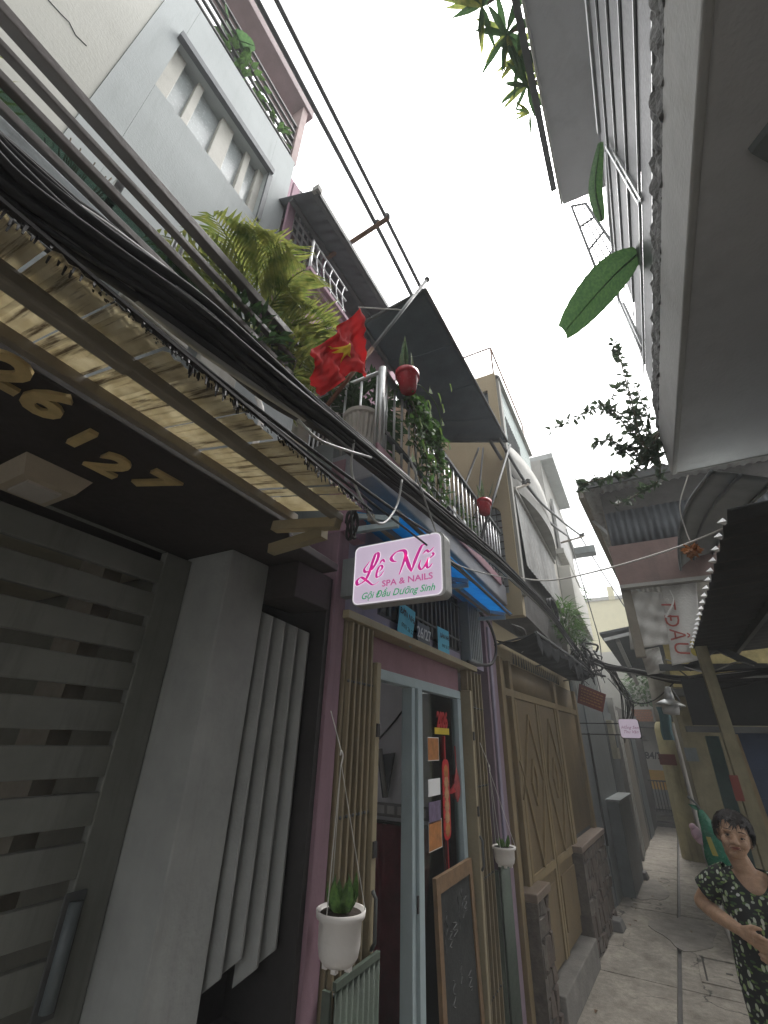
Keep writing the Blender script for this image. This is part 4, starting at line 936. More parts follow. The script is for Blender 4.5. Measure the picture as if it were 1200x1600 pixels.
# creeper hanging over the rail
CR=thing('creeper','leafy green creeper spilling over the balcony rail below the red pot','creeper',(-.86,1.8,bz))
mb=MB(); sm=MB()
for i in range(16):
    y0_=random.uniform(1.52,2.15); L_=random.uniform(.18,.62)*(1 if y0_>1.7 else .6)
    pts=cat_rom([V(-.90,y0_,rz+random.uniform(-.02,.08)),V(-.83,y0_+.03,rz+.02),V(-.80+random.uniform(-.02,.03),y0_+random.uniform(-.06,.10),rz-L_*.5),V(-.80+random.uniform(-.02,.03),y0_+random.uniform(-.08,.16),rz-L_)],6)
    sm.tube(pts,.0025,4)
    for p in pts:
        for k in range(3):
            d=V(random.uniform(-.3,1),random.uniform(-1,1),random.uniform(-.9,.3)); l=random.uniform(.035,.062); mb.leaf(p+V(random.uniform(-.02,.03),random.uniform(-.03,.03),random.uniform(-.02,.02)),d,V(.8,random.uniform(-.4,.4),.5),l,l*.66,.2,3)
mb.build('leaves',M_LEAF,CR); sm.build('stems',M_STEM,CR)
LV=thing('large_leaf_vine','pale green vine of broad leaves hanging beside the red pot','creeper',(-.8,2.0,3.1)); 
for (px,py) in ((672,607),(684,614),(668,625),(690,632),(702,600),(665,705),(660,690),(676,712),(686,668),(690,655),(655,655),(700,690),(670,640),(645,710)):
    c=Hx(px,py,-.76); a=random.uniform(-.6,.6); MB().leaf(c,V(.2,a,-1),V(1,.2,.2),.075,.055,.1,4).build('leaf',mat_translucent('pale_green_leaf',(0.10,0.17,0.04),(0.19,0.27,0.07),.5,(30,30,30),rough=.8),LV)
MB().tube(cat_rom([Hx(640,600,-.80),Hx(660,605,-.77),Hx(685,640,-.77),Hx(688,690,-.77),Hx(665,720,-.77)],6),.003,5).build('stem',M_LEAF,LV)
bush((-1.15,1.75,bz+.25),.30,.55,700,'dense mixed foliage filling the corner of the plant balcony',mt_=M_LEAFD,leaf=(.09,.026),sq=(.6,1.0))
bush((-1.0,2.9,bz+.02),.25,.40,420,'green foliage showing between the far balcony balusters',leaf=(.06,.03),sq=(.4,2.2))
def planter(c,r,h,label,sub):
    F=thing('planter',label,'planter',c)
    mb=MB(); n=40; c=Vector(c)
    prof=[(r*.62,0),(r*.78,h*.08),(r*.80,h*.25),(r*.92,h*.6),(r*1.0,h*.86),(r*1.08,h*.9),(r*1.1,h),(r*.9,h)]
    mb.lathe(c,prof,n); 
    vs=[]
    for i,p in enumerate(mb.v):
        k=i%n; lvl=i//n
        q=Vector(p)-c
        if 1<lvl<5 and k%2: q=V(q.x*.93,q.y*.93,q.z)
        vs.append(tuple(c+q))
    mb.v=vs; mb.build('bowl',M_STONEW,F,smooth=False)
    MB().lathe(c-V(0,0,sub),[(r*.7,0),(r*.7,.03),(r*.5,.05),(r*.5,sub-.03),(r*.7,sub-.001)],20).build('pedestal',M_STONEW,F,smooth=True)
c=Hx(478,610,-1.30); planter((c.x,c.y,c.z),.10,.30,'fluted white planter beside the red flag',max(.05,c.z-bz))
c=Hx(520,605,-1.36); planter((c.x,c.y,c.z),.10,.28,'grey-white fluted planter behind the lower edge of the red flag',max(.05,c.z-bz))
c=Hx(565,665,-1.0); planter((c.x,c.y,bz+.06),.09,.20,'pale round planter behind the corner balusters',.055)
# ================================================================== HOUSE C : cream house with the brown doors
C = thing('cream_house', 'cream-yellow house with arched window, brown double doors and stone plinths', 'house', (-1.3,5.3,0))
def fbox(y0,y1,z0,z1,d0,d1): # box that follows the front line, depth d0..d1 outwards
    return MB().hexa([(XF(y0)+d0,y0,z0),(XF(y0)+d1,y0,z0),(XF(y1)+d1,y1,z0),(XF(y1)+d0,y1,z0),(XF(y0)+d0,y0,z1),(XF(y0)+d1,y0,z1),(XF(y1)+d1,y1,z1),(XF(y1)+d0,y1,z1)])
# side wall with an arched window and a square upper window (plane facing the camera)
CY=3.80; CX=-.75
def cp(px,py): p=Hy(px,py,CY); return (p.x,p.z)
tl=cp(769,583); zt_=tl[1]
ax0,_=cp(742,890); ax1,_=cp(791,880); atop=cp(768,790)[1]; abot=cp(790,893)[1]-.2
ux0=cp(716,690)[0]; ux1=cp(769,650)[0]; uz0=cp(769,664)[1]-.05; uz1=uz0+.55
wall=MB()
th=.10
def wbox(x0,x1,z0,z1): wall.box(x0,x1,CY,CY+th,z0,z1)
zb_=2.72
wbox(ax1,CX,zb_,zt_); wbox(-2.8,ax0,zb_,zt_); 
wbox(ax0+.0005,ax1-.0005,zb_,abot); 
# arch: pieces above the window
rad=(ax1-ax0)/2; acx=(ax0+ax1)/2; spring=atop-rad*.75
NA=12; pts=[]
for i in range(NA):
    t0=math.pi*i/NA; t1=math.pi*(i+1)/NA
    xa,xb=acx+rad*math.cos(t0),acx+rad*math.cos(t1); za,zb2=spring+rad*.75*math.sin(t0),spring+rad*.75*math.sin(t1)
    wall.hexa([(xb,CY,zb2),(xa,CY,za),(xa,CY+th,za),(xb,CY+th,zb2),(xb,CY,atop+.02),(xa,CY,atop+.02),(xa,CY+th,atop+.02),(xb,CY+th,atop+.02)])
wbox(ax0+.0005,min(ax1,ux0) if ux0>ax0 else ax0+.01,atop+.021,zt_) if False else None
wbox(ax0+.0005,ax1-.0005,atop+.021,uz0); 
wbox(max(ax0,ux1)+.0005,ax1-.0005,uz0+.001,zt_) if ux1<ax1 else None
wbox(ux0,min(ux1,ax1)-.0005,uz1,zt_)
wall.build('side_wall',M_CREAM,C)
gp=MB().box(ax0-.02,ax1+.02,CY+.045,CY+.055,abot,atop+.02).build('window',mat('dusty_window_pane',(0.30,0.33,0.34),.3,.2),C)
for i in range(1,6): xx=mix(ax0,ax1,i/6); MB().box(xx-.004,xx+.004,CY+.018,CY+.030,abot,atop).build('grille_bar',M_DARKSTEEL,gp)
for i in range(12): zz=mix(abot,atop-.02,i/12); MB().box(ax0,ax1,CY+.031,CY+.040,zz-.004,zz+.004).build('grille_bar',M_DARKSTEEL,gp)
up_=MB().box(ux0-.05,ux1,CY+.045,CY+.055,uz0,uz1).build('window',mat('dark_window_pane',(0.09,0.11,0.13),.25,.2),C)
for i in range(1,6): xx=mix(ux0,ux1,i/6); MB().box(xx-.006,xx+.006,CY+.018,CY+.030,uz0,uz1).build('grille_bar',M_DARKSTEEL,up_)
for i in range(4): zz=mix(uz0,uz1,i/4); MB().box(ux0,ux1,CY+.031,CY+.042,zz-.006,zz+.006).build('grille_bar',M_DARKSTEEL,up_)
# front of the upper storeys
MB().box(CX-.3,CX-.001,CY+th+.001,5.3,3.9,zt_-.06).build('front_wall',M_OFFW,C)
for i in range(9):
    za=mix(4.65,zt_-.10,i/9); zb2=mix(4.65,zt_-.10,(i+1)/9)-.006
    MB().slab((CX,CY+.20,za),(CX,5.5,za),(CX,5.5,zb2),(CX,CY+.20,zb2),(.012+.0*i,0,0)).build('siding_board',M_TEAL,C)
MB().box(CX-.001,CX+.03,CY+.02,CY+.10,2.9,zt_-.02).build('corner_trim',M_OFFW,C)
MB().box(CX-.2,CX+.05,CY+.02,5.55,zt_-.09,zt_-.05).build('roof_edge',M_OFFW,C)
# roof terrace frame
for (a,b) in (((725,563),(762,545)),((762,545),(812,650))): pass
rz2=Hy(762,545,CY+.05).z
MB().tube([(CX-.02,CY+.05,zt_),(CX-.02,CY+.05,rz2)],.010,6).build('frame_post',M_RUST,C); MB().tube([(CX-.02,CY+.05,rz2),(CX-.02,5.5,rz2)],.010,6).build('frame_rail',M_RUST,C)
MB().tube([(CX-.02,CY+.05,rz2),(-1.6,CY+.05,rz2)],.010,6).build('frame_rail',M_RUST,C); MB().tube([(CX-.02,5.5,zt_-.1),(CX-.02,5.5,rz2)],.010,6).build('frame_post',M_RUST,C)
# bowed balcony with pale underside
bw=MB(); NB=20; by0_,by1_=3.98,6.35; bzz=4.06
poly=[]
for i in range(NB+1):
    t=i/NB; y=mix(by0_,by1_,t); poly.append(V(CX+.005+.16*math.sin(math.pi*t)**.7,y,bzz))
poly=[V(CX+.004,by0_,bzz)]+poly[1:-1]+[V(CX+.004,by1_,bzz)]
MB().prism(poly,(0,0,.16)).build('balcony_slab',mat('grimy_parapet',(0.27,0.265,0.245)),C)
def para(u,v): i=u; y=mix(by0_+.05,by1_-.05,u); return V(CX+.0+.15*math.sin(math.pi*u)**.7+.004,y,bzz+.161+.42*v)
MB().grid(para,24,3,(-.02,0,0)).build('balcony_parapet',mat('grimy_parapet',(0.27,0.265,0.245),.85,.15,dirt=.8,dirtc=(0.10,0.09,0.075),streak=True),C,smooth=True)
for i in range(12):
    y=mix(4.05,4.7,i/11); MB().box(CX+.012,CX+.020,y,y+.012,4.68,5.05).build('grille_bar',M_DARKSTEEL,C)
# weathered sheet screen below the balcony
def scr(u,v): y=mix(4.0,6.2,u); return V(CX+.02+.006*math.sin(u*120)+.03*v,y,mix(4.02,3.22+.12*u,v))
MB().grid(scr,60,6,(-.004,0,0)).build('sheet_screen',M_RUSTSHEET,C)
MB().box(CX-.02,CX+.045,3.95,6.25,4.021,4.058).build('screen_rail',M_OFFW,C)
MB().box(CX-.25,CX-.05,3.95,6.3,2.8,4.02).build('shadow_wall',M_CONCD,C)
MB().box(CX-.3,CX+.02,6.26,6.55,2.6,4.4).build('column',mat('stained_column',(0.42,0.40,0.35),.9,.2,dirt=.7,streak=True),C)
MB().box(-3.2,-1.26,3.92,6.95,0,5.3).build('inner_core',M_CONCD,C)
# ground floor: posts, doors, transom
MB().hexa([(XF(3.84)-.2,3.84,2.40),(XF(3.84)-.06,3.84,2.40),(XF(7.0)-.06,7.0,2.40),(XF(7.0)-.2,7.0,2.40),(XF(3.84)-.2,3.84,2.72),(XF(3.84)-.06,3.84,2.72),(XF(7.0)-.06,7.0,2.72),(XF(7.0)-.2,7.0,2.72)]).build('front_wall',M_CREAM,C)
for (a,b) in ((3.83,3.93),(4.10,4.17),(5.72,5.82),(6.9,7.0)): fbox(a,b,.0,2.40,-.06,.0).build('post',M_DOORPOST,C,bevel=.004)
fbox(3.93,6.9,2.10,2.16,-.058,-.004).build('transom_rail',M_DOORPOST,C,bevel=.004)
def corr(y0,y1,z0,z1,mt_,nm,amp=.006,per=.035,d=-.04):
    n=int((y1-y0)/per*4)
    def f(u,v): y=mix(y0,y1,u); return V(XF(y)+d+amp*math.cos(y*2*math.pi/per),y,mix(z0,z1,v))
    return MB().grid(f,n,1,(-.003,0,0)).build(nm,mt_,C,smooth=True)
corr(3.94,4.09,.83,2.40,M_BROWNDOOR,'side_panel'); corr(4.18,5.71,2.165,2.40,M_BROWNDOOR,'transom_panel'); corr(5.83,6.89,.9,2.40,M_BROWNDOOR,'side_panel')
def leaf_door(y0,y1,label=None):
    D=fbox(y0,y1,.22,2.095,-.05,-.02).build('door',M_BROWNDOOR,C,bevel=.003)
    yc=(y0+y1)/2; 
    def dp(y,z): return V(XF(y)-.012,y,z)
    for (a,b) in (((yc,1.98),(y0+.08,1.45)),((yc,1.98),(y1-.08,1.45)),((y0+.08,1.45),(yc,.86)),((y1-.08,1.45),(yc,.86)),((yc,1.62),(yc-.09,1.45)),((yc,1.62),(yc+.09,1.45)),((yc-.09,1.45),(yc,1.28)),((yc+.09,1.45),(yc,1.28))):
        MB().bar(dp(*a),dp(*b),.02,.02).build('moulding',M_DOORPOST,D)
    rg=[dp(yc+.07*math.sin(t*math.pi/6),1.45+.13*math.cos(t*math.pi/6)) for t in range(13)]
    MB().tube(rg,.010,6).build('ring_moulding',M_DOORPOST,D,smooth=True)
    fbox(y0+.03,y1-.03,.80,.86,-.019,-.005).build('rail',M_DOORPOST,D,bevel=.003)
    fbox(y0+.10,y1-.10,.34,.72,-.019,-.008).build('panel',M_BROWNDOOR,D,bevel=.01)
    fbox(y0,y0+.05,.22,2.095,-.019,-.006).build('stile',M_DOORPOST,D); fbox(y1-.05,y1,.22,2.095,-.019,-.006).build('stile',M_DOORPOST,D)
    return D
leaf_door(4.20,4.93); leaf_door(4.95,5.70)
hd=MB().tube(cat_rom([(XF(4.13)+.005,4.13,1.35),(XF(4.13)+.03,4.13,1.45),(XF(4.13)+.03,4.13,1.52),(XF(4.13)+.005,4.13,1.62)],5),.008,6).build('pull_handle',M_DOORPOST,C,smooth=True)
# spiked cresting over the transom
for i in range(22):
    y=4.3+i*.085; MB().add([(XF(y)-.02,y,2.40),(XF(y)-.02,y+.03,2.40),(XF(y)-.012,y+.015,2.52),(XF(y)-.008,y,2.40),(XF(y)-.008,y+.03,2.40)],[(0,1,2),(3,2,4),(0,2,3),(1,4,2),(0,3,4,1)]).build('spike',M_DARKSTEEL,C)
# stone plinths
def plinth(y0,y1,zt_,nm):
    P=fbox(y0,y1,0,zt_-.05,-.05,.055).build('plinth',M_MORTAR,C)
    n=0; z=.01
    while z<zt_-.10:
        hh=random.uniform(.10,.20); hh=min(hh,zt_-.055-z); y=y0+.006
        while y<y1-.03:
            ww=min(random.uniform(.07,.15),y1-.006-y); d=.066+random.uniform(0,.012); j=lambda: random.uniform(-.016,.016)
            q=[(y+.005+j(),z+.005+j()),(y+ww-.005+j(),z+.005+j()),(y+ww-.005+j(),z+hh-.005+j()),(y+.005+j(),z+hh-.005+j())]
            MB().hexa([V(XF(a)+.05,a,b) for a,b in q]+[V(XF(a)+d+j()*.6,mix(a,y+ww/2,.12),mix(b,z+hh/2,.12)) for a,b in q]).build('stone',M_STONE if random.random()<.6 else M_STONE2,P)
            y+=ww
        z+=hh
    fbox(y0-.02,y1+.02,zt_-.05,zt_,-.05,.085).build('cap',M_CAP,P,bevel=.006)
    for (ya,yb) in ((y0-.012,y0-.001),): MB().hexa([V(XF(ya)-.05,ya,0),V(XF(ya)+.08,ya,0),V(XF(ya)+.08,yb,0),V(XF(ya)-.05,yb,0),V(XF(ya)-.05,ya,zt_-.052),V(XF(ya)+.08,ya,zt_-.052),V(XF(ya)+.08,yb,zt_-.052),V(XF(ya)-.05,yb,zt_-.052)]).build('end_slab',M_STONE2,P)
plinth(3.95,4.30,.82,'a'); plinth(5.6,6.95,.86,'b')
fbox(4.32,5.58,0,.20,-.06,.10).build('door_step',mat('worn_step_concrete',(0.16,0.15,0.135),.9,.25,bump=.4,dirt=.5),C,bevel=.008)
fbox(3.83,7.0,0,.9,-.2,-.061).build('base_wall',M_CONCD,C)
# black torn awning over the brown doors
BT=thing('black_awning','sagging black tarpaulin awning over the brown double doors','awning',(-.9,5.0,2.6))
t0=Hx(788,962,-.98); 
def btf(u,v):
    y=mix(3.86,6.7,v); xw=XF(y)-.02; x=mix(xw,xw+.34,u); z=mix(2.535,2.575,u)-.05*math.sin(math.pi*u)+.018*math.sin(v*34+u*3)*u+.012*math.sin(v*90)*u
    return V(x,y,z)
M_BLKTARP=mat('black_tarpaulin',(0.022,0.023,0.025),.9,.35,dirt=.2,dirtc=(.045,.045,.045),spec=.1)
MB().grid(btf,10,70,(0,0,.003)).build('tarp',M_BLKTARP,BT,smooth=True)
def bsk(u,v): p=btf(1,v); return p+V(.01*math.sin(v*50),0,-u*(.10+.05*math.sin(v*13)+.03*math.sin(v*57)))
MB().grid(bsk,4,110,(.002,0,0)).build('valance',M_BLKTARP,BT,smooth=True)
MB().tube([btf(1,0),btf(1,.5),btf(1,1)],.012,6).build('front_pole',M_DARKSTEEL,BT)
for v in (0.02,.5,.98): MB().tube([btf(0,v)+V(-.05,0,-.03),btf(1,v)],.009,6).build('arm',M_DARKSTEEL,BT)
# kerb blocks by the doorsteps
for (px,py,lb) in ((958,1452,'dark kerb block at the foot of the stone plinth'),(1000,1373,'small grey block at the corner of the slate metal front')):
    p=Hz(px,py,0); tag(MB().hexa([p+V(-.13,-.10,0),p+V(.11,-.08,0),p+V(.13,.12,0),p+V(-.12,.10,0),p+V(-.12,-.09,.11),p+V(.09,-.07,.09),p+V(.10,.10,.09),p+V(-.12,.09,.11)]).build('kerb_block',M_CONCD,None,bevel=.012),lb,'block')
# antenna-like pole arm of the cream house
# satellite dish by the arched window
dc=Hy(766,862,3.62); SD=thing('satellite_dish','grey satellite dish beside the arched window','dish',dc)
MB().lathe(dc,[(.001,0),(.03,.004),(.05,.014),(.066,.026),(.064,.03),(.05,.018),(.03,.008),(.001,.005)],24,(.55,-.5,.35)).build('reflector',M_CONCD,SD,smooth=True)
MB().tube([dc,dc+V(-.06,.12,-.10),V(-.93,CY+.001,dc.z-.14)],.010,6).build('mount',M_DARKSTEEL,SD)

# ================================================================== further houses on the left
D=thing('grey_metal_house','slate-grey metal fronted house beyond the brown doors','house',(-.9,8.5,0))
def dbox(y0,y1,z0,z1,d0,d1,nm,mt_,par=None,**k): return fbox(y0,y1,z0,z1,d0,d1).build(nm,mt_,par or D,**k)
dbox(7.02,10.4,0,2.55,-.4,-.05,'wall',M_GREYM)
dbox(7.05,7.5,0,2.3,-.049,-.01,'door',M_GREYM); dbox(7.55,9.2,.0,2.35,-.049,.0,'door',mat('pale_slate_door',(0.20,0.225,0.235),.4,.12,dirt=.4,streak=True)); dbox(9.3,10.3,0,2.3,-.049,-.005,'door',M_GREYM)
dbox(7.52,7.54,.6,1.9,-.048,.012,'door_slot',M_BLACK)
dbox(8.0,9.25,0,1.05,.001,.16,'ledge_box',M_GREYM,bevel=.006); dbox(7.95,9.3,1.051,1.075,.0,.19,'ledge_top',M_GREYBOX)
for i in range(14): dbox(7.1+i*.16,7.1+i*.16+.03,2.36,2.85,-.03,.012,'upper_rib',M_CURVE)
dbox(7.02,10.0,2.551,2.9,-.4,-.04,'upper_wall',M_OFFW)
dbox(10.42,10.62,0,2.6,-.3,.06,'column',M_OFFW,bevel=.004); dbox(10.9,11.05,0,2.4,-.3,.04,'column',M_OFFW)
mbx=thing('wall_meter','cream electricity meter box on the slate-grey house','meter box',(XF(9.6),9.6,1.6)); fbox(9.45,9.75,1.55,2.15,.0,.09).build('case',M_PALEBOX,mbx,bevel=.006); fbox(9.5,9.7,1.72,1.92,.091,.10).build('window',M_GREYM,mbx)
E_=thing('dark_door_house','dark recessed house front past the white columns','house',(-.6,12.5,0))
fbox(11.07,15.9,0,2.5,-.4,.0).build('wall',mat('sooty_wall',(0.10,0.09,0.08),.85,.3,dirt=.4),E_); fbox(11.3,12.2,0,2.0,.001,.02).build('door',M_STEEL,E_); fbox(12.8,13.7,0,2.0,.001,.02).build('door',M_GREYM,E_)
MB().box(-2.2,-1.15,11.07,15.9,2.501,4.6).build('upper_wall',M_OFFW,E_)
# white upper house with slab canopies
F_=thing('white_tall_house','tall off-white house with concrete canopies beyond the cream house','house',(-.8,8.5,2.6))
MB().box(-1.6,-.72,6.57,9.6,4.2,6.0).build('wall',M_OFFW,F_); 
MB().hexa([V(-1.2,6.57,2.9),V(-.72,6.57,2.9),V(-.68,9.9,2.9),V(-1.2,9.9,2.9),V(-1.2,6.57,4.199),V(-.72,6.57,4.199),V(-.68,9.9,4.199),V(-1.2,9.9,4.199)]).build('wall',M_OFFW,F_)
MB().box(-1.4,-.52,6.6,8.6,6.0,6.10).build('canopy',M_CURVE,F_); MB().box(-1.6,-.66,8.7,10.2,5.5,5.6).build('canopy',M_CURVE,F_)
MB().box(-.699,-.66,6.9,8.4,4.5,5.4).build('shutter',M_RUSTSHEET,F_); MB().box(-.71,-.60,6.6,8.5,4.3,4.38).build('ledge',M_OFFW,F_)
MB().hexa([V(-.73,6.6,3.45),V(-.56,6.6,3.45),V(-.58,9.0,3.45),V(-.70,9.0,3.45),V(-.73,6.6,4.10),V(-.56,6.6,4.10),V(-.58,9.0,4.10),V(-.70,9.0,4.10)]).build('screen',M_WHITEW,F_)
# ferns and shrub on the ledge below the screen
bush((-.66,5.9,2.86),.26,.55,420,'green fern clump on the ledge above the black awning',name='fern',leaf=(.15,.022),sq=(.5,1.6),cat='fern')
bush((-.62,6.6,2.80),.20,.42,240,'darker spiky fern beside the stained column',name='fern',mt_=M_LEAFD,leaf=(.14,.018),sq=(.5,1.6),cat='fern')
bush((-.64,8.9,4.1),.16,.35,90,'small weed growing from the white house wall',leaf=(.09,.04))

# ================================================================== end of the alley
Z_=thing('end_house','white house with an orange band closing the alley','house',(0.2,16.4,0))
EY=16.2
def ep(px,py): p=Hy(px,py,EY); return p
zb1=ep(1020,1203).z; zb0=ep(1020,1233).z
MB().box(-2.5,3.0,EY,EY+.3,0,zb0).build('wall',mat('grey_lower_wall',(0.24,0.24,0.22),.85,.1,dirt=.4),Z_)
MB().box(-2.5,3.0,EY,EY+.3,zb0,zb1).build('band',M_YSTRIPE,Z_); MB().box(-2.5,3.0,EY,EY+.3,zb1,zb1+1.2).build('wall',M_WHITEW,Z_)
MB().box(.55,.85,EY-.15,EY-.001,0,zb1+1.2).build('pier',M_WHITEW,Z_); MB().box(.549,.851,EY-.153,EY-.0005,zb0,zb1).build('band',M_YSTRIPE,Z_)
MB().box(-2.5,3.0,EY+.002,EY+.298,zb1+1.2,ep(960,1018).z).build('wall',M_WHITEW,Z_)
q=ep(1021,1187-0); q=ep(1023,1183); nn=ep(1024,1181)
text('lettering','184/2',.24,(ep(1017,1181).x,EY-.006,ep(1017,1181).z),(1,0,0),(0,0,1),M_INK,Z_,ext=.002,bold=.006)
sl=ep(1006,1158); MB().lathe((sl.x,EY-.12,sl.z),[(.04,.14),(.07,.08),(.16,.0),(.15,.0),(.05,.09)],16).build('wall_lamp',M_OFFW,Z_)
for i in range(4): MB().box(-.9,.75,EY-.2-.28*(4-i),EY-.2-.28*(3-i),0,.09+.09*i).build('step',M_CONC if i%2 else M_CONCD,Z_)
GT=thing('iron_gate','black iron bar gate on the steps before the orange band','gate',(0,15.2,.36))
gy=15.0; ga=Hy(1002,1220,gy); gb=Hy(1050,1220,gy); gz0=.30; gz1=(ga.z+gb.z)/2
nbr=11; first=None
for i in range(nbr):
    x=mix(ga.x,gb.x,i/(nbr-1))
    if first is None: first=MB().tube([(x,gy,gz0),(x,gy,gz1)],.013,6).build('bar',M_BLACK,GT); gzc=WPOS[first.name].z
    else: again(first,(x,gy,gzc),GT)
for z in (gz0+.05,gz1): MB().bar((ga.x-.02,gy,z),(gb.x+.02,gy,z),.03,.03).build('rail',M_BLACK,GT)
# brick planter with shrub above the end
bk=Hy(1013,1125,15.6); BP=thing('brick_planter','orange brick planter with a shrub above the alley end','planter',bk)
b0=Hy(986,1108,15.6); b1=Hy(1022,1127,15.6)
hh=(b0.z-b1.z)
for r in range(5):
    for cidx in range(7):
        x=b0.x+(b1.x-b0.x)*(cidx+(.5 if r%2 else 0))/7.5; z=b1.z+hh*r/5
        MB().box(x,x+(b1.x-b0.x)/7.5-.014,15.45,15.6,z,z+hh/5-.014).build('brick',M_BRICK,BP)
MB().box(b0.x,b1.x,15.46,15.9,b1.z-.02,b0.z-.02).build('core',mat('brick_mortar',(0.28,0.17,0.12),.9),BP); MB().box(b0.x-.03,b1.x+.03,15.42,15.95,b0.z-.018,b0.z+.05).build('coping',M_WHITEW,BP)
MB().box(b0.x-.4,b1.x+.5,15.5,16.2,b1.z-.16,b1.z-.021).build('bracket_slab',M_CONCD,BP)
bush((bk.x+.05,15.6,b0.z+.03),.5,1.1,420,'round bright green shrub growing in the brick planter',leaf=(.16,.08),cat='shrub')
# far yellow building
Y_=thing('far_yellow_building','pale yellow building standing far behind the alley end','building',(-.3,22,0))
fy=22.0; fa=Hy(922,945,fy); fb_=Hy(975,925,fy)
MB().box(fa.x-.5,Hy(985,930,fy).x,fy,fy+3,0,fb_.z-.3).build('wall',M_FARYEL,Y_); MB().box(Hy(950,930,fy).x,Hy(960,930,fy).x,fy-.1,fy+.4,fb_.z-.3,fb_.z+.3).build('chimney',M_FARYEL,Y_)
MB().box(Hy(985,930,fy).x,Hy(1010,930,fy).x+3,fy+1,fy+4,0,fb_.z-1.8).build('wing',M_FARYEL,Y_)
MB().box(fa.x-.6,Hy(985,930,fy).x+.1,fy-.1,fy+3,fb_.z-.299,fb_.z-.15).build('cornice',M_OFFW,Y_)
for (px,py) in ((965,1005),(930,1030)): q=Hy(px,py,fy); MB().box(q.x-.25,q.x+.25,fy-.03,fy-.002,q.z-.35,q.z+.35).build('window',M_PANE,Y_)
# ================================================================== RIGHT SIDE : concrete balcony house
R1=thing('balcony_house','grey concrete house with a deep overhanging balcony above the alley','house',(1.6,.5,0))
rx=.46; rzb=3.35; ryE=3.02
MB().box(rx+.03,3.2,-2.2,ryE,rzb,rzb+.30).build('balcony_slab',M_SOFFITR,R1)
MB().box(rx,rx+.029,-2.2,ryE+.005,rzb-.012,rzb+.33).build('fascia',M_SLABW,R1,bevel=.008)
MB().box(rx+.03,3.2,ryE+.001,ryE+.004,rzb-.01,rzb+.33).build('end_fascia',M_SLABW,R1)
MB().box(1.45,1.6,-2.2,2.9,0,rzb).build('ground_wall',M_CONCD,R1)
lamp_c=Hz(1195,235,rzb)
MB().prism([Hz(1168,232,rzb)+V(0,0,-.03),Hz(1200,190,rzb)+V(0,0,-.03),Hz(1230,215,rzb)+V(0,0,-.03),Hz(1200,250,rzb)+V(0,0,-.03)],(0,0,.029)).build('ceiling_plate',M_GREYBOX,R1)
# broken rough ledge above the fascia
random.seed(3)
def rough(u,v):
    y=mix(-1.5,ryE,u); n=.005*math.sin(y*23+v*4)+.005*math.sin(y*57+v*9+1)+.005*math.sin(y*131+v*3)+.004*math.sin(y*301+v*7); return V(rx+.004+n*1.3+.03*v,y,rzb+.322+.29*v+n*.8)
MB().grid(rough,260,8,(.06,0,0)).build('rough_ledge',M_ROUGH,R1)
uz=6.3
MB().box(1.0,1.15,-2.2,2.98,rzb+.30,uz).build('upper_wall',mat('grey_upper_wall',(0.20,0.205,0.21),.85,.08,dirt=.2),R1)
# balcony railing of long flat bars
m_rb=mat('grey_railing_board',(0.06,0.063,0.066),.5,.1,dirt=.3)
zt_=Hx(919,0,.50).z; zlow=rzb+.60; nbd=5; ph_=(zt_-zlow)/nbd
for k in range(nbd):
    y_end=2.62 if k>=2 else ryE-.05
    MB().box(.502,.512,-1.5,y_end,zlow+ph_*k+.035,zlow+ph_*(k+1)-.01).build('railing_board',m_rb,R1,bevel=.003)
    MB().box(.492,.500,-1.5,y_end+.1,zlow+ph_*k+.008,zlow+ph_*k+.020).build('railing_bar',M_SILVER,R1)
MB().box(.485,.525,-1.5,Hx(946,228,.50).y,zt_-.02,zt_+.02).build('top_rail',M_SILVER,R1,bevel=.004)
for (a,b) in (((948,228),(1000,318)),((960,236),(1004,312)),((968,470),(1002,548)),((974,474),(1004,540))):
    MB().bar(Hx(*a,.50),Hx(*b,.50),.018,.018).build('railing_post',M_SILVER,R1)
MB().tube([Hx(948,235,.50),Hx(952,330,.50),Hx(962,440,.50),Hx(968,475,.50)],.012,8).build('top_rail',M_SILVER,R1)
# roof slab over the top floor
e0=Hz(815,0,uz); e1=Hz(880,320,uz); w1=Hz(945,300,uz)
MB().hexa([V(e0.x-.03,-1.5,uz),V(1.3,-1.5,uz),V(1.3,w1.y,uz),V(e1.x,e1.y,uz),V(e0.x-.03,-1.5,uz+.16),V(1.3,-1.5,uz+.16),V(1.3,w1.y,uz+.16),V(e1.x,e1.y,uz+.16)]).build('roof_slab',M_SOFFITR,R1)
MB().slab((e0.x-.034,-1.5,uz-.02),(e1.x-.004,e1.y,uz-.02),(e1.x-.004,e1.y,uz+.05),(e0.x-.034,-1.5,uz+.05),(-.014,0,0)).build('roof_drip',M_WHITEW,R1)
MB().bar((e0.x-.08,-1.4,uz+.14),(e1.x-.05,e1.y-.1,uz+.14),.05,.06).build('roof_gutter',M_DARKSTEEL,R1)
# frame beyond the roof slab
fq=[Hy(*p,3.6) for p in ((893,322),(935,430),(960,385),(915,318))]
for i in range(4):
    a=mix(fq[0],fq[1],i/3); b=mix(fq[3],fq[2],i/3); MB().bar(a,b,.02,.02).build('frame_bar',M_DARKSTEEL,R1)
MB().bar(fq[0],fq[1],.025,.025).build('frame_bar',M_DARKSTEEL,R1); MB().bar(fq[3],fq[2],.025,.025).build('frame_bar',M_DARKSTEEL,R1)
for i in range(3): MB().bar(mix(fq[0],fq[3],(i+1)/4),mix(fq[1],fq[2],(i+1)/4),.012,.012).build('frame_bar',M_DARKSTEEL,R1)
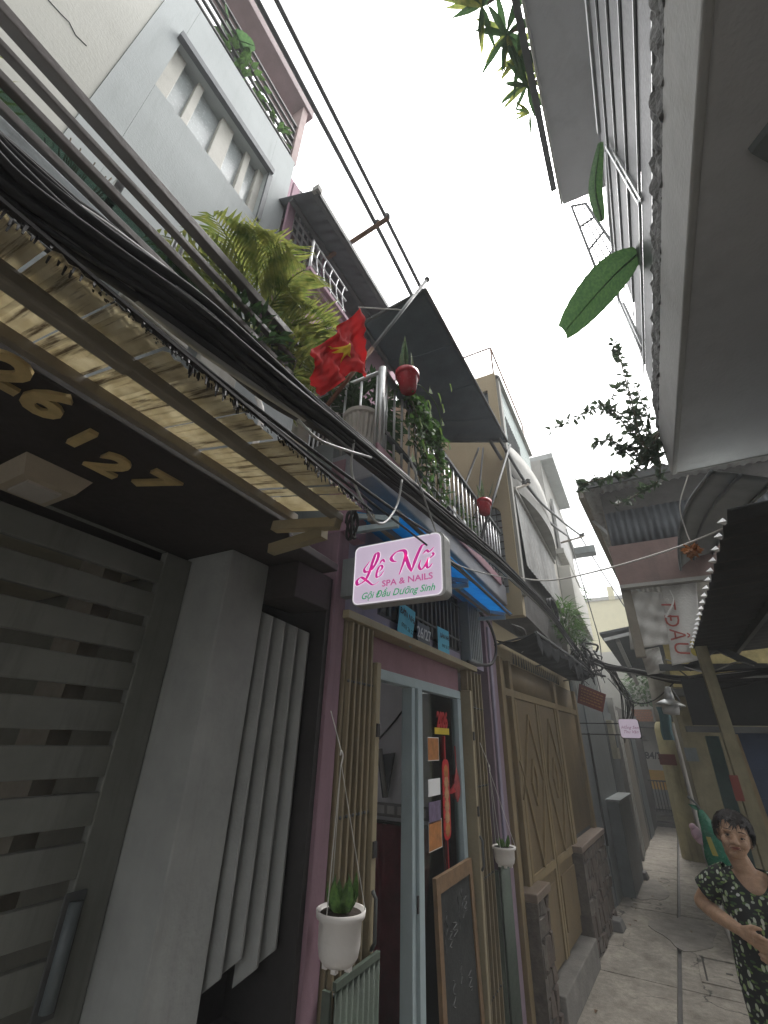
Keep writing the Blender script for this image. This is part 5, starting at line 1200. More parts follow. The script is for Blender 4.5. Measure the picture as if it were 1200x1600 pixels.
# plants on that side
def rosette(c,n,L,label,nm='spiky_plant',group=None):
    F=thing(nm,label,'plant',c,group); c=Vector(c)
    MB().tube([c+V(.05,0,.0),c],.012,6,.008).build('stem',M_STEM,F)
    for i in range(n):
        a=random.uniform(0,6.28); d=V(math.cos(a),math.sin(a),random.uniform(.0,.9)); MB().leaf(c+V(-.04,0,random.uniform(.0,.05)),d,V(0,0,1),L*random.uniform(.7,1.1),L*.15,random.uniform(.1,.5),4).build('leaf',M_LEAFD if random.random()<.6 else M_PALM,F)
for (px,py,L_,lb) in ((762,5,.30,'yellowish spiky plant leaning furthest off the roof slab'),(800,50,.30,'green spiky plant rooted behind the roof gutter'),(820,85,.26,'mid green spiky plant hanging over the roof gutter'),(832,130,.24,'lower spiky plant hanging over the roof gutter'),(836,175,.16,'tiny spiky plant nearest the end of the roof slab')):
    p=Hz(px,py,uz+.15); rosette(p,18 if L_>.2 else 7,L_,lb)
random.seed(11)
bb=V(.62,2.35,rzb+.31)
def big_leaf(F,a,b,c,w_,nrm):
    cs=cat_rom([a,b,c],14); n=len(cs); mb=MB(); nrm=Vector(nrm)
    for i,p in enumerate(cs):
        t=i/(n-1); ta=(cs[min(i+1,n-1)]-cs[max(i-1,0)]).normalized(); sd_=ta.cross(nrm).normalized(); nn=sd_.cross(ta)
        ww=w_*max(.02,math.sin(math.pi*min(1,.06+.88*t)))**.55*(1+.018*math.sin(i*2.3))
        mb.v+=[tuple(p-sd_*ww*.5-nn*ww*.15),tuple(p-sd_*ww*.25-nn*ww*.03),tuple(p),tuple(p+sd_*ww*.25-nn*ww*.03),tuple(p+sd_*ww*.5-nn*ww*.15)]
    for i in range(n-1):
        for k in range(4): q=i*5+k; mb.f.append((q,q+1,q+6,q+5))
    mb.build('leaf',M_BANANA,F,smooth=True); MB().tube(cs,.007,5,.002).build('midrib',M_BANANA,F)
BNN=thing('banana_plant','banana plant with one broad leaf drooping over the concrete balcony rail','plant',bb)
MB().tube([bb,bb+V(-.02,.05,.9)],.045,8,.03).build('trunk',M_BANANA,BNN,smooth=True)
tp=bb+V(-.02,.05,.88)
big_leaf(BNN,Hy(998,395,2.1),Hy(950,440,2.05),Hy(882,518,1.95),.23,(.35,-.55,-.75));
big_leaf(BNN,Hy(940,345,1.9),Hy(930,290,1.85),Hy(938,222,1.8),.08,(0,-1,.1))
def twig_plant(base,tips,label,leafm,n_per,ls,nm='climber'):
    F=thing(nm,label,'creeper',base); mb=MB(); sm=MB()
    for path in tips:
        cs=cat_rom([base]+path,13); sm.tube(cs,.006,4,.003)
        n=len(cs)
        for i,p in enumerate(cs):
            if i<n*.12: continue
            for k in range(n_per):
                d=V(random.uniform(-1,1),random.uniform(-1,1),random.uniform(-.8,.8)); l=ls*random.uniform(.6,1.2)
                mb.leaf(p+d*.006,d,V(random.uniform(-1,1),random.uniform(-1,1),random.uniform(-1,1)),l,l*.55,.15,3)
    sm.build('twigs',M_STEM,F); mb.build('leaves',leafm,F); return F
tbase=V(.47,2.98,rzb+.32)
hh=lambda x,y,X=.36: Hy(x,y,3.0+.1*math.sin(x))
M_CRP=mat_translucent('shaded_creeper_leaf',(0.04,0.06,0.04),(0.08,0.11,0.06),.35,(30,30,30))
twig_plant(tbase,[[hh(1000,690,.42),hh(955,640,.36),hh(925,640,.32),hh(862,672,.28)],[hh(1005,690,.44),hh(985,620,.40),hh(968,560,.38),hh(958,535,.37)],[hh(1000,720,.44),hh(960,690,.36),hh(930,690,.33)],[hh(1010,700,.44),hh(980,655,.4),hh(935,630,.35)],[hh(1020,700),hh(1000,650),hh(985,640)],[hh(1015,720),hh(985,700),hh(960,705)],[hh(1000,690),hh(975,600),hh(945,640)]],'dark leafy climber reaching out from the end of the concrete balcony',M_CRP,2,.062)
twig_plant(tbase+V(-.02,.05,.02),[[hh(990,740,.44),hh(955,745,.38),hh(915,755,.32),hh(905,765,.3)],[hh(1020,720,.45),hh(1015,660,.44),hh(990,600,.42)],[hh(1030,745,.46),hh(1000,770,.42),hh(960,790,.38)]],'thin drooping climber below the balcony end over the rusty roof',M_CRP,2,.058)

# ================================================================== RIGHT SIDE : patched lean-to house beyond
R2=thing('patched_house','lean-to house patched with brown panel, corrugated sheets and tarpaulins','house',(.6,5.2,0))
PY=4.5
def rp(px,py,Y=PY): return Hy(px,py,Y)
pts=[rp(970,917),rp(1108,893),rp(1063,818),rp(955,865)]
MB().prism([V(.02,PY,3.08),V(1.6,PY,3.08),V(1.6,PY,3.48),V(.0,PY,3.48)],(0,.03,0)).build('brown_panel',M_BROWNP,R2)
MB().box(.02,1.6,PY-.03,PY+.03,3.045,3.078).build('panel_sill',M_OFFW,R2)
def c2(u,v): x=mix(.03,1.6,u); return V(x,PY+.01+.012*math.cos(x*2*math.pi/.06),mix(3.482,3.84,v))
MB().grid(c2,110,1,(0,.003,0)).build('corrugated_panel',M_ROOFD,R2,smooth=True)
MB().box(.03,1.6,PY+.04,PY+.06,3.05,4.1).build('back_wall',M_CONCD,R2)
er0=rp(907,785,4.3); er1=Hz(1000,962,3.85)
def roof2(u,v):
    a=V(mix(-.16,1.6,u),4.22,4.10+.0*u); b=V(mix(er1.x,1.9,u),er1.y+1,4.0); p=mix(a,b,v); return p+V(0,0,.014*math.cos(p.x*2*math.pi/.075))
MB().grid(roof2,150,3,(0,0,.004)).build('roof_sheet',M_RUSTSHEET,R2,smooth=True)
MB().bar((-.15,4.24,4.05),(1.6,4.24,4.05),.03,.06).build('eave_beam',M_DARKSTEEL,R2)
MB().bar((-.14,4.25,3.98),(er1.x,er1.y+.9,3.9),.05,.09).build('edge_beam',M_STEEL,R2)
for t in (.1,.4): q=mix(V(-.14,4.25,3.95),V(er1.x,er1.y+.9,3.9),t); MB().bar(q,q+V(.25,.0,-.38),.025,.025).build('strut',M_SILVER,R2)
MB().box(.02,.10,4.56,4.64,2.45,3.9).build('post',M_STEEL,R2)
# hanging tarps and lettered banner
TW=thing('white_tarp','crumpled white woven tarp hanging under the brown panel','tarp',(.2,4.62,2.6))
a=rp(978,925,4.6); b=rp(1045,925,4.6); c=rp(985,1015,4.6); d=rp(1048,1006,4.6)
def twf(u,v): p=mix(mix(a,b,u),mix(c,d,u),v); return p+V(0,.012*math.sin(u*17+v*5)+.010*math.sin(v*21-u*6)+.012*math.sin(u*5)*v,0)
MB().grid(twf,26,24,(0,.002,0)).build('sheet',M_TARPW,TW,smooth=True)
MB().tube(cat_rom([rp(1046,922,4.55),rp(1052,940,4.53),rp(1040,965,4.52)],5),.008,6).build('tie',M_TARPW,TW)
TW2=thing('white_bundle','bulging white sack tied below the woven tarp','sack',(.2,4.8,2.3))
a2=rp(1000,1018,4.9); b2=rp(1030,1012,4.9); c2_=rp(1012,1055,4.9); d2=rp(1040,1050,4.9)
def tw2(u,v): p=mix(mix(a2,b2,u),mix(c2_,d2,u),v); return p+V(0,-.05*math.sin(math.pi*u)*math.sin(math.pi*v)+.012*math.sin(v*22+u*9),0)
MB().grid(tw2,14,18,(0,.004,0)).build('sheet',M_TARPW,TW2,smooth=True); MB().tube([a2,b2],.008,6).build('tie',M_TARPW,TW2)
BN=thing('lettered_banner','long dirty white banner with red letters hanging beside the woven tarp','banner',(.45,4.66,2.4))
A1=rp(1032,915,4.575); B1=rp(1088,905,4.575); C1=rp(1050,1040,4.575); D1=rp(1098,1030,4.575)
def bnf(u,v): p=mix(mix(A1,B1,u),mix(C1,D1,u),v); return p+V(0,.010*math.sin(u*8+v*3)+.005*math.sin(v*15),0)
MB().grid(bnf,20,30,(0,.002,0)).build('cloth',M_TARPW,BN,smooth=True)
dn=(C1-A1).normalized(); rt=(B1-A1).normalized(); wB=(B1-A1).length
rt2=(rt-dn*rt.dot(dn)).normalized()
m_rl=mat('faded_red_letter',(0.36,0.09,0.07),.8)
for (px,py,ch) in ((1043,945,'T'),(1049,970,'D'),(1057,992,'Ầ'),(1064,1013,'U')):
    p=Hy(px,py,4.545); text('lettering',ch,.155,p,dn,rt2,m_rl,BN,ext=.001,bold=0.0)
    if ch=='D': MB().bar(p-dn*.05-rt2*.002,p+dn*.0-rt2*.002,.004,.014).build('lettering',m_rl,BN)
for k in range(3): MB().ball(bnf(.80,.80+.05*k)+V(0,-.02,0),.035,8,6,(1,.15,1)).build('flower_print',mat('faded_yellow_print',(0.5,0.42,0.10),.8),BN)
# curved canopy sheet
CVp=[(1104,930),(1106,890),(1120,850),(1150,812),(1205,762)]
CV=thing('curved_canopy','pale grey curved sheet canopy below the concrete balcony end','canopy',(.7,3.6,3.0))
left=cat_rom([Hx(*p,.53) for p in ((1066,905),(1061,865),(1063,825),(1076,785),(1112,735))],8); right=cat_rom([Hx(*p,.80) for p in ((1112,905),(1113,870),(1128,838),(1158,802),(1215,748))],8)
def cvf(u,v): i=u*(len(left)-1); k=min(len(left)-2,int(i)); f=i-k; return mix(mix(left[k],left[k+1],f),mix(right[k],right[k+1],f),v)
MB().grid(cvf,32,6,(.003,.003,.003)).build('sheet',M_CURVE,CV,smooth=True)
for v in (0,.45,1.0): MB().tube([cvf(i/32,v)+V(-.004,-.010,-.008) for i in range(33)],.010,6).build('rib',M_GREYBOX,CV,smooth=True)
# dark corrugated awning over the right-hand fronts
DA=thing('corrugated_awning','dark corrugated sheet awning with white teeth standing in for light gaps over the right-hand fronts','awning',(.9,3.6,2.5))
w0=Hz(1123,835,2.52); w1_=Hz(1080,1030,2.48); xr=1.75
M_DAWN=mat('dark_corrugated_sheet',(0.04,0.042,0.044),.65,.25,dirt=.3)
nT=22
def daf(u,v):
    y=mix(w0.y-.25,w1_.y,v); x=mix(mix(w0.x,w1_.x,v),xr,u); z=2.50+.10*u+.012*math.cos(v*2*math.pi*nT); return V(x,y,z)
MB().grid(daf,3,nT*8,(0,0,.004)).build('sheet',M_DAWN,DA,smooth=True)
for i in range(nT):
    v=(i+.5)/nT; p=daf(0,v); L_=.028
    MB().add([p+V(-.004,-.024,.004),p+V(-.004,.018,.004),p+V(-.004,.014,.034),p+V(-.03,.0,.012)],[(0,1,2),(0,3,1),(1,3,2),(0,2,3)]).build('light_gap_tooth',M_WHITE,DA)  # white wedges imitate light showing through the corrugation gaps
for u in (.25,.75): MB().bar(daf(u,0)+V(0,0,-.04),daf(u,1)+V(0,0,-.04),.03,.05).build('purlin',M_DARKSTEEL,DA)
# lower frame, column, blue shutter and near-black sheet painted as the shaded interior
LF=thing('stall_front','dim shopfront with yellowish post, blue shutter and black sheet for interior shade','shopfront',(.9,4.4,0))
SYp=4.4
hz_=Hy(1140,1140,SYp).z
MB().box(Hy(1075,1100,SYp).x,2.2,SYp+.05,SYp+.09,hz_+.03,Hy(1100,1060,SYp+.05).z).build('interior_shade_sheet',mat('interior_shade_black',(0.018,0.019,0.018),.7,.3),LF)
MB().box(Hy(1072,1140,SYp).x,2.2,SYp-.02,SYp+.045,hz_-.02,hz_+.02).build('header_beam',M_DARKSTEEL,LF)
pa=Hy(1108,1085,SYp-.1); pb_=Hy(1205,1345,SYp-.1)
MB().bar(V(pb_.x,SYp-.1,0),V(pa.x+.035,SYp-.1,2.46),.075,.09,(0,1,0)).build('post',M_YELLOWW,LF)
MB().bar(V(pb_.x+.09,SYp+.12,0),V(Hy(1140,1150,SYp+.12).x,SYp+.12,hz_-.03),.10,.06,(0,1,0)).build('post',mat('tan_post',(0.22,0.17,0.10),.8,.2,dirt=.7,streak=True),LF)
MB().box(Hy(1155,1200,SYp).x+.05,2.2,SYp+.2,SYp+.24,0,hz_-.01).build('blue_shutter',M_BLUED,LF)
for k in range(9): MB().box(Hy(1155,1200,SYp).x+.05,2.2,SYp+.192,SYp+.199,.1+.19*k,.11+.19*k).build('shutter_rib',M_BLUED,LF)
MB().bar(Hy(1112,1150,5.2),V(Hy(1160,1330,5.2).x,5.2,0),.10,.05,(0,1,0)).build('green_post',mat('dark_teal_post',(0.05,0.085,0.075),.6,.2),LF)
ra=Hy(1150,1230,SYp-.16); MB().box(ra.x-.02,ra.x+.03,SYp-.150,SYp-.147,ra.z-.08,ra.z+.07).build('red_mark',M_REDSIGN,LF)
# truss members and yellow gable seen through the dark roof
for (a,b) in (((1075,1045),(1150,985)),((1115,1010),(1180,1040)),((1030,1043),(1200,1042)),((1085,1035),(1105,985))):
    MB().bar(Hy(*a,4.7),Hy(*b,4.7),.05,.05).build('truss_member',M_DARKSTEEL,LF)
MB().box(.3,2.2,5.6,5.65,2.3,3.0).build('gable_wall',mat('stained_yellow_gable',(0.5,0.42,0.20),.85,.3,scale=9,dirt=.5),LF)
# dirty yellow wall further along
YW=thing('yellow_wall_house','dirty yellow wall house beside the painted utility pole','house',(.9,8.5,0))
MB().box(.42,.60,6.6,10.6,0,3.0).build('side_wall',M_YELLOWW,YW)
MB().box(.30,2.0,6.5,6.6,0,2.35).build('front_wall',M_YELLOWW,YW)
v0=Hy(1068,1168,6.5); v1=Hy(1093,1190,6.5); MB().box(v0.x,v1.x,6.485,6.499,v1.z,v0.z).build('vent',M_GREYM,YW)
MB().box(.28,2.0,6.42,6.499,2.28,2.36).build('lintel',M_DARKSTEEL,YW)
MB().box(Hy(1078,1090,6.4).x,Hy(1110,1090,6.4).x,6.4,6.42,Hy(1090,1130,6.4).z,Hy(1090,1090,6.4).z).build('grey_board',M_CONC,YW)
MB().tube([Hy(1050,1130,6.3),Hy(1068,1200,6.3),Hy(1082,1255,6.3),V(Hy(1095,1300,6.3).x,6.3,.3),V(Hy(1095,1300,6.3).x+.05,6.3,0)],.022,8).build('drain_pipe',M_CONC,YW,smooth=True)
MB().box(.55,2.0,10.4,15.9,0,5.0).build('rear_wall',M_OFFW,YW)
# small dark shed roof jutting out
SR=thing('shed_roof','dark sloping sheet canopy on pale struts beside the utility pole','canopy',(.2,9,3.5))
s0=Hy(937,992,8.5); s1=Hy(985,975,8.5); s2=Hy(985,1060,10.5); s3=Hy(1010,1040,10.5)
MB().slab(s0,s1+V(.5,0,0),s3+V(.6,0,-.0),s2,(0,0,.04)).build('sheet',M_ROOFD,SR)
MB().bar(s0+V(.05,.05,-.08),s1+V(.5,.05,-.05),.05,.05).build('strut',M_SILVER,SR); MB().bar(s0+V(.25,.3,-.06),s2+V(.1,0,-.10),.06,.06).build('strut',M_SILVER,SR)
MB().bar(s1+V(.5,0,-.02),V(.6,9,2.9),.05,.05).build('strut',M_DARKSTEEL,SR)
# utility pole with yellow painted foot
UP=thing('utility_pole','round concrete utility pole with its foot painted yellow','utility pole',(.3,11.2,0))
ztop=Hy(985,920,11.2).z; yz=Hy(1035,1132,11.2).z
MB().tube([(.30,11.2,yz-.02),(.34,11.2,ztop)],.17,14,.11).build('shaft',mat('grey_pole_concrete',(0.27,0.25,0.21),.9,.2,dirt=.6,streak=True),UP,smooth=True)
MB().lathe((.30,11.2,0),[(.26,0),(.245,.6),(.235,1.4),(.225,yz-.1),(.20,yz),(.165,yz+.05)],18).build('painted_foot',mat('yellow_pole_paint',(0.34,0.30,0.16),.8,.2,dirt=.6,streak=True),UP,smooth=True)
rb=Hy(1045,1187,10.9); MB().box(rb.x-.16,rb.x+.12,10.93,10.955,rb.z-.09,rb.z+.09).build('red_sticker',M_REDSIGN,UP)
# dished street lamp
la=Hy(1047,1100,5.0); SL=thing('street_lamp','aluminium dish street lamp with frosted globe on the pole side','lamp',la)
r=(Hy(1070,1100,5.0)-Hy(1029,1100,5.0)).length/2
lax=(Hy(1045,1080,5.0)-Hy(1050,1115,5.0)).normalized()
MB().lathe(la+lax*.03,[(.004,.12),(.022,.115),(.032,.06),(.045,.0),(.04,.0),(.02,.09)],18,lax).build('cap',M_SILVER,SL,smooth=True)
MB().lathe(la,[(.03,.040),(.05,.034),(.085,.014),(.118,-.006),(.118,-.012),(.085,.004),(.05,.022),(.03,.03)],28,lax).build('dish',M_SILVER,SL,smooth=True)
MB().lathe(la-lax*.09,[(.02,0),(.062,.006),(.068,.04),(.066,.09),(.03,.11)],18,lax).build('globe',mat('frosted_globe',(0.40,0.40,0.39),.35,.05),SL,smooth=True)
MB().tube([la+lax*.12,la+lax*.15+V(.03,.2,0),la+V(.12,.8,.10),V(.35,6.5,la.z+.05)],.012,8).build('arm',M_DARKSTEEL,SL,smooth=True)
# blue rag beside lamp
rg_=Hy(1040,1130,5.6); tag(MB().grid(lambda u,v: rg_+V((u-.5)*.10+.01*math.sin(v*6),.02*math.sin(u*6),(.5-v)*.30),6,8,(0,.003,0)).build('blue_rag',mat('teal_rag',(0.07,0.13,0.14),.8,.2)),'teal rag hanging behind the dish street lamp','rag')
# green plastic bag hung on the wall pipe
gb_=Hy(1094,1265,4.25); GB=thing('plastic_bag','shiny green plastic bag tied to a hook by the yellow wall','bag',gb_+V(0,0,-.30))
M_BAG=mat('green_plastic_film',(0.015,0.13,0.075),.25,.3,scale=14,bump=.5)
def bag(u,v):
    a=u*2*math.pi; t=v; r=.015+.075*(t**.75)*(1-.15*max(0,t-.8)*5); p=V(.055*t,0,0)
    return gb_+p+V(r*math.cos(a)*(1+.12*math.sin(3*a+t*5)),.6*r*math.sin(a),-.33*t)
mb=MB().grid(bag,28,16); mb.build('film',M_BAG,GB,smooth=True)
MB().tube(cat_rom([gb_,gb_+V(-.02,0,.04),gb_+V(-.05,.1,.06),V(gb_.x-.03,4.6,gb_.z+.05)],5),.007,6).build('hook',M_DARKSTEEL,GB)
MB().leaf(gb_+V(.0,0,.0),V(-.6,0,.25),V(0,-1,0),.07,.03).build('knot_tail',M_BAG,GB)
MB().grid(lambda u,v: bag(.66+.07*u,.45+.3*v)+V(0,-.006,0),6,8).build('printed_patch',mat('yellow_print',(0.3,0.27,0.05),.3),GB,smooth=True)
pk=Hy(1088,1302,4.3); tag(MB().ball(pk,.04,12,8,(.8,.6,1.1)).ball(pk+V(.02,0,-.035),.035,10,7,(1,.6,.8)).ball(pk+V(-.012,0,.035),.022,10,7).build('pink_bag',mat('pale_pink_film',(0.45,0.30,0.36),.35,.3,bump=.5),None,smooth=True),'small pale pink bag bundled against the painted pole','bag')

# ================================================================== signs down the alley
PS=thing('small_sign','small pale pink blade sign with two lines of script','sign',Hy(985,1155,7.0))
c=Hy(985,1139,7.0); w_,h_=.24,.24
sx0,sx1,sz0,sz1=c.x-.125,c.x+.115,c.z-.115,c.z+.115; SY_=6.97
MB().prism(rrect(sx0,sx1,sz0,sz1,.03,SY_),(0,.05,0)).build('box',M_BLACK,PS); MB().prism(rrect(sx0+.005,sx1-.012,sz0+.012,sz1-.003,.028,SY_-.003),(0,.002,0)).build('face',mat_emit('small_sign_face',(0.78,0.66,0.80),.10,(0.58,0.50,0.60)),PS)
for (t_,dz,s_) in (('Hồng Sen',.015,.05),('Thu Vân',-.035,.05)): text('lettering',t_,s_,(c.x-.005,SY_-.004,c.z+dz),(1,0,0),(0,0,1),mat('plum_script',(0.30,0.06,0.22),.6),PS,ext=.0005,shear=.4)
for dz in (.06,-.07): MB().bar((XF(7)+.0,SY_+.02,c.z+dz),(sx0+.01,SY_+.02,c.z+dz),.012,.012).build('arm',M_BLACK,PS)
RS=thing('red_notice','faded red notice board hung below the cable tangle','notice',Hy(925,1110,6.0))
rq=[Hy(*p,6.0) for p in ((905,1068),(947,1085),(942,1113),(902,1098))]
MB().slab(rq[0],rq[1],rq[2],rq[3],(0,.012,0)).build('board',M_REDSIGN,RS)
rx_=(rq[1]-rq[0]).normalized(); ry_=(rq[0]-rq[3]).normalized()
for i in range(5):
    u=.10
    while u<.88:
        du=random.uniform(.05,.13); p0=mix(mix(rq[0],rq[1],u),mix(rq[3],rq[2],u),.18+.155*i)+V(0,-.003,0); p1=mix(mix(rq[0],rq[1],min(.92,u+du)),mix(rq[3],rq[2],min(.92,u+du)),.18+.155*i)+V(0,-.003,0)
        MB().bar(p0,p1,.002,.014).build('faded_lettering',M_OCHREINK,RS); u+=du+.03
MB().tube([mix(rq[0],rq[1],.2),mix(rq[0],rq[1],.2)+V(-.02,0,.35)],.005,5).build('wire',M_CABLE,RS); MB().tube([mix(rq[0],rq[1],.8),mix(rq[0],rq[1],.8)+V(-.02,0,.4)],.005,5).build('wire',M_CABLE,RS)
# white rope across the alley with a dried bundle
tag(MB().tube(cat_rom([Hy(775,896,3.70),Hy(850,907,3.65),Hy(930,893,3.5),Hy(1050,858,3.3),Hy(1155,815,3.0),Hy(1180,802,2.95)],10),.006,6).build('rope',M_ROPE,None,smooth=True),'pale rope strung across the alley to the curved canopy','rope')
DB=thing('dried_bundle','dry orange-brown bundle dangling on a cord below the balcony end','bundle',Hy(1080,865,3.2))
MB().tube(cat_rom([Hy(1075,742,3.1),Hy(1062,790,3.15),Hy(1072,830,3.2),Hy(1078,845,3.2)],6),.004,5).build('cord',M_ROPE,DB)
mb=MB(); c=Hy(1080,858,3.2)
for i in range(60):
    d=V(random.uniform(-1,1),random.uniform(-1,1),random.uniform(-1.2,.4)); mb.leaf(c+d*.015,d,V(random.uniform(-1,1),1,0),random.uniform(.03,.06),.022,.3,2)
mb.build('petals',mat('dry_orange_petal',(0.32,0.13,0.04),.9,.5,scale=30),DB)

# ================================================================== cables
random.seed(21)
CP=[(-90,170,-.62),(0,275,-.62),(150,385,-.62),(300,495,-.62),(430,600,-.62),(560,700,-.62),(700,815,-.64),(790,890,-.66),(860,960,-.66),(905,1020,-.60),(945,1040,-.45),(1000,1050,-.10),(1060,1062,.35),(1130,1058,.62),(1210,1050,1.0)]
def cpt(k):
    x,y,X=CP[k]
    if k<=9: return Hx(x,y,X)
    Yk={10:6.4,11:5.9,12:5.2,13:4.25,14:4.0}[k]; return Hy(x,y,Yk)
base_pts=[cpt(k) for k in range(len(CP))]
NCAB=60
for i in range(NCAB):
    a=random.uniform(0,6.283); rr=math.sqrt(random.random())
    ox,oz=.030*rr*math.cos(a),.040*rr*math.sin(a); ph=random.uniform(0,6.28); pts=[]
    kmax=len(base_pts) if i%4 else 11
    for k in range(kmax):
        p=base_pts[k]; tight=1.0 if k<5 else (.8 if k<8 else .75)
        wob=.006*math.sin(k*1.7+ph)
        pts.append(p+V(ox*tight+wob*.5,0,oz*tight+wob+.008*math.sin(k*2.3+ph*2)))
    if kmax==11:
        e=pts[-1]; pts+= [e+V(.04+random.uniform(-.05,.08),.5,-.12+random.uniform(-.1,.05)),e+V(.10+random.uniform(-.05,.1),1.6,-.35+random.uniform(-.1,.1)),V(XF(10.5)+.12,10.5,1.9+random.uniform(-.1,.1))]
    r=random.choice((.0035,.0045,.0055,.007,.009))
    o=MB().tube(cat_rom(pts,7),r,6).build('cable',M_CABLE if i%9 else M_CABLEG,None,smooth=True)
    tag(o,'overhead cable running in the thick black bundle along the alley','cable','cables of the thick bundle')
def wire(pts,r,label,mt_=None,group=None,n=8,nm='cable'):
    o=MB().tube(cat_rom(pts,n),r,6).build(nm,mt_ or M_CABLE,None,smooth=True); tag(o,label,'cable',group); return o
wire([Hx(-40,285,-.60),Hx(200,480,-.60),Hx(430,660,-.58),Hx(620,800,-.60),Hx(700,850,-.62)],.005,'thin black cable slung just below the thick bundle along the awning edge')
wire([Hx(-40,300,-.59),Hx(180,475,-.59),Hx(400,645,-.57),Hx(560,770,-.60),Hx(690,870,-.64),Hx(800,960,-.8)],.004,'slack black cable ending at the blue awning corner')
wire([Hx(465,655,-.6),Hx(495,685,-.58),Hx(530,700,-.58),Hx(580,715,-.6)],.004,'loose pale cable looping below the red flag',M_CABLEG)
wire([Hx(553,688,-.6),Hx(550,740,-.6),Hx(575,800,-.58),Hx(598,818,-.58),Hx(620,790,-.6),Hx(628,750,-.6)],.004,'long grey loop of cable hanging over the blue awning',M_CABLEG)
wire([Hx(640,715,-.62),Hx(660,770,-.60),Hx(690,850,-.60),Hx(720,885,-.64),Hx(800,905,-.66)],.004,'pale cable dropping from the bundle beside the lit sign',M_CABLEG)
wire([Hx(800,975,-.85),Hx(820,985,-.82),Hx(822,1010,-.85),Hx(815,1020,-.9)],.004,'short pale cable end curling off the blue awning corner',M_CABLEG)
coil=[]
cc=Hx(550,815,-.64)
for k in range(40): t=k/39; a=t*6.28*3.5; coil.append(cc+V(.010*math.cos(a*1.3),.016*math.cos(a),.045*math.sin(a)-.01))
wire(coil,.004,'small coil of black cable tied at the end of the cream awning',n=3)
# the tangle where the bundle turns across the alley
tg=base_pts[9]
for i in range(44):
    p=tg+V(random.uniform(-.10,.16),random.uniform(-.5,.5),random.uniform(-.10,.12)); q=p+V(random.uniform(-.12,.16),random.uniform(-.2,.5),random.uniform(-.34,-.06)); m_=mix(p,q,.5)+V(random.uniform(-.1,.1),random.uniform(-.1,.1),random.uniform(-.12,.02))
    wire([p,m_,q],random.choice((.005,.008,.013)),'loose cable end drooping from the tangle above the red notice',None,'loose ends of the cable tangle',5)
# cable coil hung on the tangle
cl=[]
c=base_pts[8]+V(.0,.25,.10)
for k in range(70): t=k/69; a=t*6.28*6; cl.append(c+V(.02*math.sin(a*.9),.30*math.cos(a)+.02*math.sin(k),.10*math.sin(a)))
wire(cl,.008,'flat black coil of spare cable lying on the bundle by the ferns',n=2)
# small wires crossing to the right
for k,(ps,lb) in enumerate((([Hy(950,1060,6.4),Hy(985,1095,6.2),Hy(1020,1095,6),Hy(1060,1060,5.4)],'slack thin wire sagging across the alley below the bundle'),([Hy(1050,1040,5.0),Hy(1110,1075,4.4),Hy(1200,1062,4.0)],'thin dark wire along the dim shopfront header'),([Hy(1040,1030,5.0),Hy(1100,1050,4.4),Hy(1150,1035,4.1),Hy(1178,1040,4.0)],'pale wire end curling before the black interior-shade sheet'))): wire(ps,.006,lb,M_CABLEG if k==2 else None)
# two insulated power lines on arms
pz=5.83
def line(pxs,r,lb): wire(pxs,r,lb,mat('grey_power_line',(0.10,0.10,0.105),.5),None,8,'power_line')
aA=Hy(588,352,1.9); aB=Hy(604,342,1.9); c2a=Hy(812,762,4.2); c2b=Hy(823,757,4.2); c3a=Hy(888,838,7.0); c3b=Hy(905,835,7.0)
line([V(aA.x,-3.0,aA.z+.1),V(aA.x,0,aA.z+.02),aA,mix(aA,c2a,.5)+V(0,0,-.15),c2a,mix(c2a,c3a,.5)+V(0,0,-.08),c3a],.018,'thick grey power line on the inner side of the bracket arm')
line([V(aB.x,-3.0,aB.z+.1),V(aB.x,0,aB.z+.02),aB,mix(aB,c2b,.5)+V(0,0,-.12),c2b,mix(c2b,c3b,.5)+V(0,0,-.06),c3b],.016,'thick grey power line on the outer tip of the bracket arm')
line([c3b,Hy(945,900,9),Hy(1000,985,11.1)],.010,'thin power line running on to the utility pole')
line([c3a,Hy(925,960,8),Hy(938,1010,8.3),Hy(940,1060,8.6)],.008,'service wire dropping down the white house wall')
for (a,b,lb) in ((Hy(478,425,1.9),Hy(606,341,1.9),'rusty bracket arm carrying power lines out from the pink house'),(V(-.9,CY-.02,Hy(800,768,3.75).z),Hy(826,756,4.15),'steel bracket arm carrying power lines off the cream house corner'),(V(-.66,7.0,Hy(865,850,7).z),Hy(912,838,7.0),'steel bracket arm carrying power lines off the white house')):
    F=thing('bracket_arm',lb,'bracket',a); MB().tube([a,b],.022 if 'rusty' in lb else .016,8).build('arm',M_RUST if 'rusty' in lb else M_STEEL,F,smooth=True)
    for t in (.88,.99): q=mix(a,b,t); MB().lathe(q,[(.01,0),(.028,.012),(.018,.03),(.028,.045),(.012,.06)],12).build('insulator',M_DARKSTEEL,F,smooth=True)
jb=Hy(915,860,7.1); tag(MB().box(jb.x-.16,jb.x+.14,7.05,7.25,jb.z-.06,jb.z+.06).build('junction_box',M_GREYBOX,None,bevel=.01),'grey junction box strapped beside the white house bracket arm','junction box')
